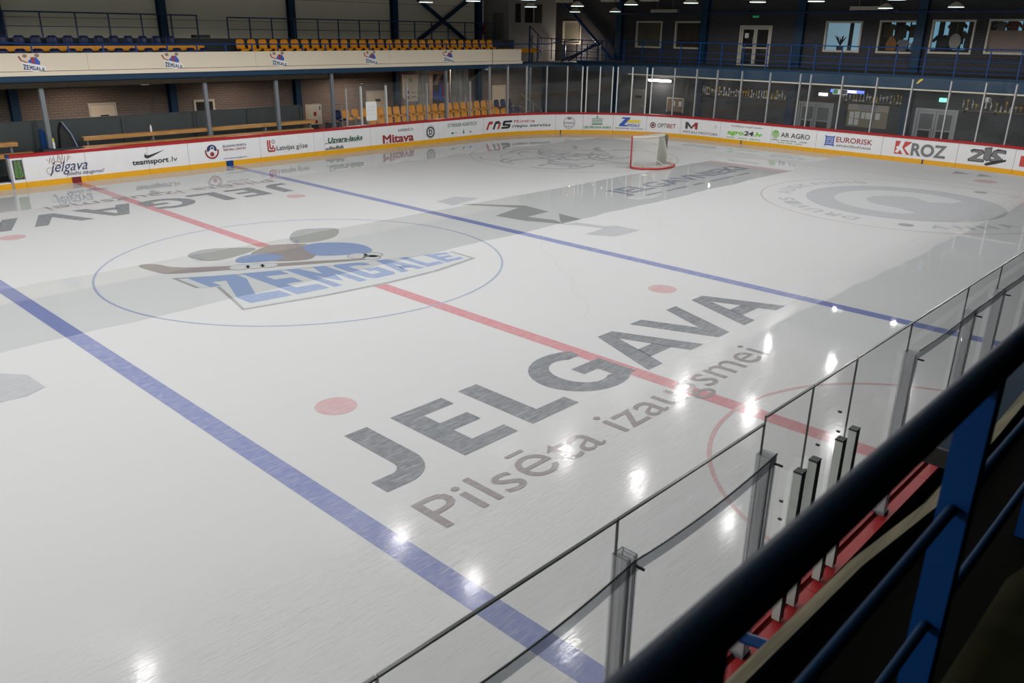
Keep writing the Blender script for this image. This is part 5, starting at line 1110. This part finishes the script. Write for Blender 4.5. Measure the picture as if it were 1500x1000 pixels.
# yellow arrow tape on the beam
tag(obj('tape_mark', MB().prism([(0, 0), (.06, -.02), (.24, .14), (.26, .2), (.14, .18)], lambda u, v, d: (28.39 - d, -3.22 - u, 3.18 + v), .004), P['yellow']), 'yellow tape mark stuck on the blue balcony beam', 'tape')
tag(obj('orange_ball', MB().lathe([(.01, -.06), (.05, -.04), (.065, 0), (.05, .04), (.01, .06)], n=12), H['orange'], loc=(28.2, 4.3, 1.0)), 'small orange item just above the red cap rail by the left lower door', 'ball')
bpost = thing('ball_stand', 'thin stand carrying the small orange item behind the end boards', 'stand', (28.2, 4.3, 0)); obj('stand_rod', MB().tube([(0, 0, 0), (0, 0, .935)], .02, 8), GREYP, bpost); obj('stand_foot', MB().lathe([(.15, 0), (.15, .02), (.03, .04)], n=16), GREYP, bpost)

# ================================================================== goal
go = thing('hockey_goal', 'red framed hockey goal with white net, turned sideways on the ice', 'goal', (18.05, 3.26, 0), radians(-4))
W2, HG = .915, 1.22
def base(n=20):
    pts = [(W2, 0)]
    for i in range(n + 1):
        a = pi * i / n; pts.append((1.12 * cos(a) * (1. if abs(cos(a)) > .2 else 1.), -.25 - .87 * sin(a)))
    pts.append((-W2, 0)); return pts
RODR = mat('goal_red_steel', (.42, .03, .025), .35)
obj('goal_post', MB().tube([(W2, 0, 0), (W2, 0, HG)], .03, 10), RODR, go); obj('goal_post', MB().tube([(-W2, 0, 0), (-W2, 0, HG)], .03, 10), RODR, go); obj('crossbar', MB().tube([(-W2, 0, HG), (W2, 0, HG)], .03, 10), RODR, go)
obj('base_frame', MB().tube([(x, y, .045) for x, y in base()], .045, 8), RODR, go)
top = [(W2, -.03)] + [(.80 * cos(pi * i / 12), -.22 - .28 * sin(pi * i / 12)) for i in range(13)] + [(-W2, -.03)]
obj('top_frame', MB().tube([(x, y, HG - .02) for x, y in top], .025, 8), mat('goal_white_steel', (.62, .60, .55), .5), go, 'white top frame')
mb = MB(); n = len(top); mb.add([(x, y, HG + .012) for x, y in top] + [(x, y, HG - .06) for x, y in top], [tuple(range(n))] + [(i, (i + 1) % n, n + (i + 1) % n, n + i) for i in range(n - 1)]); obj('top_pad', mb, mat('goal_pad_white', (.45, .43, .37), .7), go, 'white top pad')
obj('center_brace', MB().tube([(0, -1.1, .05), (0, -.55, .3), (0, -.5, HG - .03)], .02, 8), mat('goal_white_steel', (.62, .60, .55), .5), go)
# net: real cords, diamond pattern between base and top frame
def lerp_loop(pts, f):
    ls = [0.]
    for a, b in zip(pts[:-1], pts[1:]): ls.append(ls[-1] + sqrt((a[0] - b[0]) ** 2 + (a[1] - b[1]) ** 2))
    d = f * ls[-1]
    for i in range(len(pts) - 1):
        if d <= ls[i + 1] + 1e-9: k = (d - ls[i]) / max(1e-9, ls[i + 1] - ls[i]); return (pts[i][0] + k * (pts[i + 1][0] - pts[i][0]), pts[i][1] + k * (pts[i + 1][1] - pts[i][1]))
    return pts[-1]
bp_, tp_ = base(), top; NC, NR = 36, 15; nv = []
for j in range(NR + 1):
    v = j / NR
    for i in range(NC + 1):
        f = i / NC; a = lerp_loop(bp_, f); b = lerp_loop(tp_, f); s = v ** .8; inn = 1 - .10 * sin(pi * v)
        nv.append(((a[0] * (1 - s) + b[0] * s) * inn, a[1] * (1 - s) + b[1] * s, .04 + v * (HG - .06)))
mb = MB()
def cord(p, q): mb.bar(p, q, .0065, .0065)
for j in range(NR):
    for i in range(NC):
        if i + 1 <= NC: cord(nv[j * (NC + 1) + i], nv[(j + 1) * (NC + 1) + i + 1]); cord(nv[j * (NC + 1) + i + 1], nv[(j + 1) * (NC + 1) + i])
nt_ = obj('net_cords', mb, NETM, go, 'white knotted net'); nt_['kind'] = 'stuff'
obj('hanging_net', sheet(.30, .78, -.40, .05, 1.18, 8, .05, 20), mat('inner_net_grey', (.17, .165, .13), .9), go, 'bunched grey inner net')

# ================================================================== near side boards and glass
nbd = thing('rink_boards', 'near rink boards with wide red cap rail below the stand rail', 'boards', (-3, -14.1, 0))
def nchild(name, mb, mats, parent=nbd, label=None, **k):
    mb.v = [(x + 3, y + 14.1, z) for x, y, z in mb.v]; return obj(name, mb, mats, parent, label, **k)
e = [-13.4, -11.0, -8.6, -7.25, -4.75, -2.35, .1, 2.5, 5, 7.5, 10, 12.5, 15, 17.5, 19.15]
for a, b in zip(e[:-1], e[1:]):
    p = nchild('board_panel', MB().box((a + .006, -14.18, .19), (b - .006, -14.08, 1.03)), WHITE); nchild('kick_plate', MB().box((a + .006, -14.18, 0), (b - .006, -14.066, .19)), YEL, p)
    nchild('board_back', MB().box((a + .01, -14.24, .0), (b - .01, -14.185, 1.0)), DKGREY, p)
    nchild('cap_rail', MB().box((a + .003, -14.165, 1.03), (b - .003, -14.055, 1.10)).box((a + .003, -14.20, 1.03), (b - .003, -14.166, 1.065)).box((a + .003, -14.29, 1.03), (b - .003, -14.201, 1.085)), RED)
# bench-side uprights, panes and straps on the near boards
ns = thing('glass_screen', 'near clear shield glass on aluminium uprights in front of the stand', 'glass screen', (-4, -14.17, 1.1))
def gn(name, mb, mats, label=None, **k):
    mb.v = [(x + 4, y + 14.17, z - 1.1) for x, y, z in mb.v]; return obj(name, mb, mats, ns, label, fix=True, **k)
UPR = glass('clear_upright', (.95, .955, .96), smudge=.24, grey=(.75, .75, .78)); UPRE = mat('upright_dark_edge', (.09, .10, .11), .3)
NST = [-11.7, -10.2, -8.7, -7.21, -5.74, -3.25, -1.67, -.69, .85, 2.35, 3.85, 5.35, 6.85, 8.35]
for x in NST:
    mb = MB()
    for a, b, y0, y1 in ((-.045, .045, -14.148, -14.14), (-.045, -.037, -14.23, -14.148), (.037, .045, -14.23, -14.148), (-.02, -.014, -14.235, -14.16), (.014, .02, -14.235, -14.16), (-.045, -.014, -14.238, -14.23), (.014, .045, -14.238, -14.23)): mb.box((x + a, y0, 1.07), (x + b, y1, 2.62)); mb.mi[-6:] = [1, 1, 0, 0, 0, 0] if b - a > .02 else [1, 1, 1, 0, 1, 0]
    gn('upright', mb, [UPR, UPRE]); gn('bolt', MB().tube([(x + .03, -14.239, 1.9), (x + .03, -14.26, 1.9)], .008, 6).tube([(x + .03, -14.239, 2.56), (x + .03, -14.29, 2.56)], .008, 6), BLACK); gn('upright_foot', MB().box((x - .055, -14.245, 1.068), (x + .055, -14.135, 1.11)), GREYP)
PE = [(-11.7, -10.2), (-10.2, -8.72), (-8.72, -7.25), (-7.25, -5.76), (-5.76, -5.09), (-5.09, -4.37), (-4.37, -3.27), (-3.27, -1.79), (-1.79, -.70), (-.70, .85), (.85, 2.35), (2.35, 3.85), (3.85, 5.35), (5.35, 6.85), (6.85, 8.35)]
for a, b in PE:
    mb = MB(); top_ = 2.82 if b < -5.7 else 2.865; mb.box((a + .004, -14.166, 1.09), (b - .004, -14.154, top_))
    mb.mi = [1, 1, 0, 1, 0, 1]; gn('glass_pane', mb, [GL_N, GL_E])
    gn('pane_edge', MB().box((a + .004, -14.168, top_ + .001), (b - .004, -14.152, top_ + .012)), GL_E)
for x, z in ((-5.35, 2.1), (-5.33, 1.95), (-4.87, 2.35), (-4.87, 2.2), (-4.9, 2.05), (-4.55, 2.5), (-4.52, 2.33), (-5.0, 2.2)): gn('pane_bolt', MB().tube([(x, -14.15, z), (x, -14.175, z)], .009, 6), BLACK)
def strap(x0, x1, z0, z1, sag=.05):
    n = 10; vs = []; fs = []
    for i in range(n + 1):
        f = i / n; x = x0 + (x1 - x0) * f; z = z0 + (z1 - z0) * f - sag * 4 * f * (1 - f)
        vs += [(x, -14.250, z - .035), (x, -14.246, z - .035), (x, -14.246, z + .035), (x, -14.250, z + .035)]
    for i in range(n):
        for j in range(4): fs.append((4 * i + j, 4 * i + 4 + j, 4 * i + 4 + (j + 1) % 4, 4 * i + (j + 1) % 4))
    fs += [(0, 1, 2, 3), (4 * n + 3, 4 * n + 2, 4 * n + 1, 4 * n)]; gn('plastic_strap', MB().add(vs, fs), STRAP)
    gn('strap_edge', MB().tube([((x0 + (x1 - x0) * i / n), -14.248, z0 + (z1 - z0) * i / n - sag * 4 * (i / n) * (1 - i / n) + .036) for i in range(n + 1)], .006, 6), GL_E)
strap(-8.7, -7.2, 2.55, 2.57, .05); strap(-7.2, -5.72, 2.57, 2.6, .04); strap(-3.24, -1.66, 2.61, 2.62, .015); strap(-1.66, -.68, 2.62, 2.63, .01); strap(-.68, .86, 2.63, 2.63, .01); strap(.86, 2.35, 2.63, 2.63, .01); strap(2.35, 3.85, 2.63, 2.63)
BARM = mat('gate_bar_steel', (.50, .52, .49), .5)
for x in (-5.24, -5.01, -4.58, -4.34):
    gn('gate_bar', MB().box((x - .035, -14.245, 1.1), (x + .035, -14.185, 2.30)), BARM); gn('gate_bar_cap', MB().box((x - .036, -14.247, 2.301), (x + .036, -14.184, 2.315)), BLACK)

# ================================================================== near stand: floor edge, canopy, rail, seat
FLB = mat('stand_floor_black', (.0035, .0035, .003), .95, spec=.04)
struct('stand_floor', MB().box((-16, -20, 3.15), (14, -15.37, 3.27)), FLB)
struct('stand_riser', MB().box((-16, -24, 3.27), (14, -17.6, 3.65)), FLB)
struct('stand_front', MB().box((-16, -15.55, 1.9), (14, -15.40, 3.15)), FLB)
EDG = [(-14, -15.30), (-9.2, -15.305), (-8.4, -15.32), (-7.5, -15.34), (-6.9, -15.395), (-6.0, -15.39), (-5.2, -15.375), (4, -15.37)]
mb = MB(); ww = .042
vs = []; fs = []
for x, y in EDG: vs += [(x, y - ww, 3.19), (x, y, 3.19), (x, y, 3.31), (x, y - ww, 3.31)]
for i in range(len(EDG) - 1):
    for j in range(4): fs.append((4 * i + j, 4 * i + 4 + j, 4 * i + 4 + (j + 1) % 4, 4 * i + (j + 1) % 4))
fs += [(0, 1, 2, 3), (4 * len(EDG) - 1, 4 * len(EDG) - 2, 4 * len(EDG) - 3, 4 * len(EDG) - 4)]
ed = obj('stand_edge_board', mb.add(vs, fs), OLDW); tag(ed, 'weathered grey green timber edge board along the stand floor', 'board')
tag(obj('pipe_stub', MB().tube([(-8.06, -15.329, 3.27), (-8.075, -15.235, 3.262)], .019, 12), BLUE), 'short blue pipe stub sticking out past the timber edge board', 'pipe')
nc = thing('bench_canopy', 'slate canopy sheet beyond the blue post in front of the stand', 'canopy', (-5.8, -15.2, 3.0)); obj('canopy_roof', MB().box((0, -.155, 0), (14, .16, .05)), mat('slate_sheet', (.035, .055, .08), .8, spec=.05), nc); obj('canopy_lip', MB().box((-.02, -.155, -.05), (-.001, .16, .052)), BLACK, nc)
RY = -15.74
RAILM = mat('rail_blue_shaded', (.0025, .014, .034), .5, spec=.16, bump=.05); RAIL2 = mat('lower_rail_blue_shaded', (.0025, .022, .06), .6, spec=.08); POSTB = mat('post_blue', (.003, .042, .17), .55, spec=.1)  # rails share the post's blue; their shade is put into the colours
hr = thing('stand_rail', 'thick blue stand rail, its shade put into the colour, crossing the picture close to the camera', 'railing', (-8, RY, 3.27))
obj('top_rail', MB().tube([(-8, 0, 1.05), (14, 0, 1.05)], .036, 20), RAILM, hr, smooth=True); obj('mid_rail', MB().tube([(-8, 0, .70), (14, 0, .70)], .0135, 14), RAIL2, hr, smooth=True); obj('low_rail', MB().tube([(-8, 0, .35), (14, 0, .35)], .0135, 14), RAIL2, hr, smooth=True)
for x in (-9.34, -8.07, -6.8, -5.53, -4.26):
    obj('rail_post', MB().box((x + 8 - .03, -.036, -.25), (x + 8 + .03, .036, 1.05)), POSTB, hr)
st = thing('spectator_bench', 'yellow bench seat coloured dark olive for its shade, low in the bottom right corner', 'seat', (-8.2, -16.1, 3.27))
OL = mat('shaded_yellow_plastic', (.010, .0105, .004), .9, spec=.02)  # yellow plastic with its shade put into the colour
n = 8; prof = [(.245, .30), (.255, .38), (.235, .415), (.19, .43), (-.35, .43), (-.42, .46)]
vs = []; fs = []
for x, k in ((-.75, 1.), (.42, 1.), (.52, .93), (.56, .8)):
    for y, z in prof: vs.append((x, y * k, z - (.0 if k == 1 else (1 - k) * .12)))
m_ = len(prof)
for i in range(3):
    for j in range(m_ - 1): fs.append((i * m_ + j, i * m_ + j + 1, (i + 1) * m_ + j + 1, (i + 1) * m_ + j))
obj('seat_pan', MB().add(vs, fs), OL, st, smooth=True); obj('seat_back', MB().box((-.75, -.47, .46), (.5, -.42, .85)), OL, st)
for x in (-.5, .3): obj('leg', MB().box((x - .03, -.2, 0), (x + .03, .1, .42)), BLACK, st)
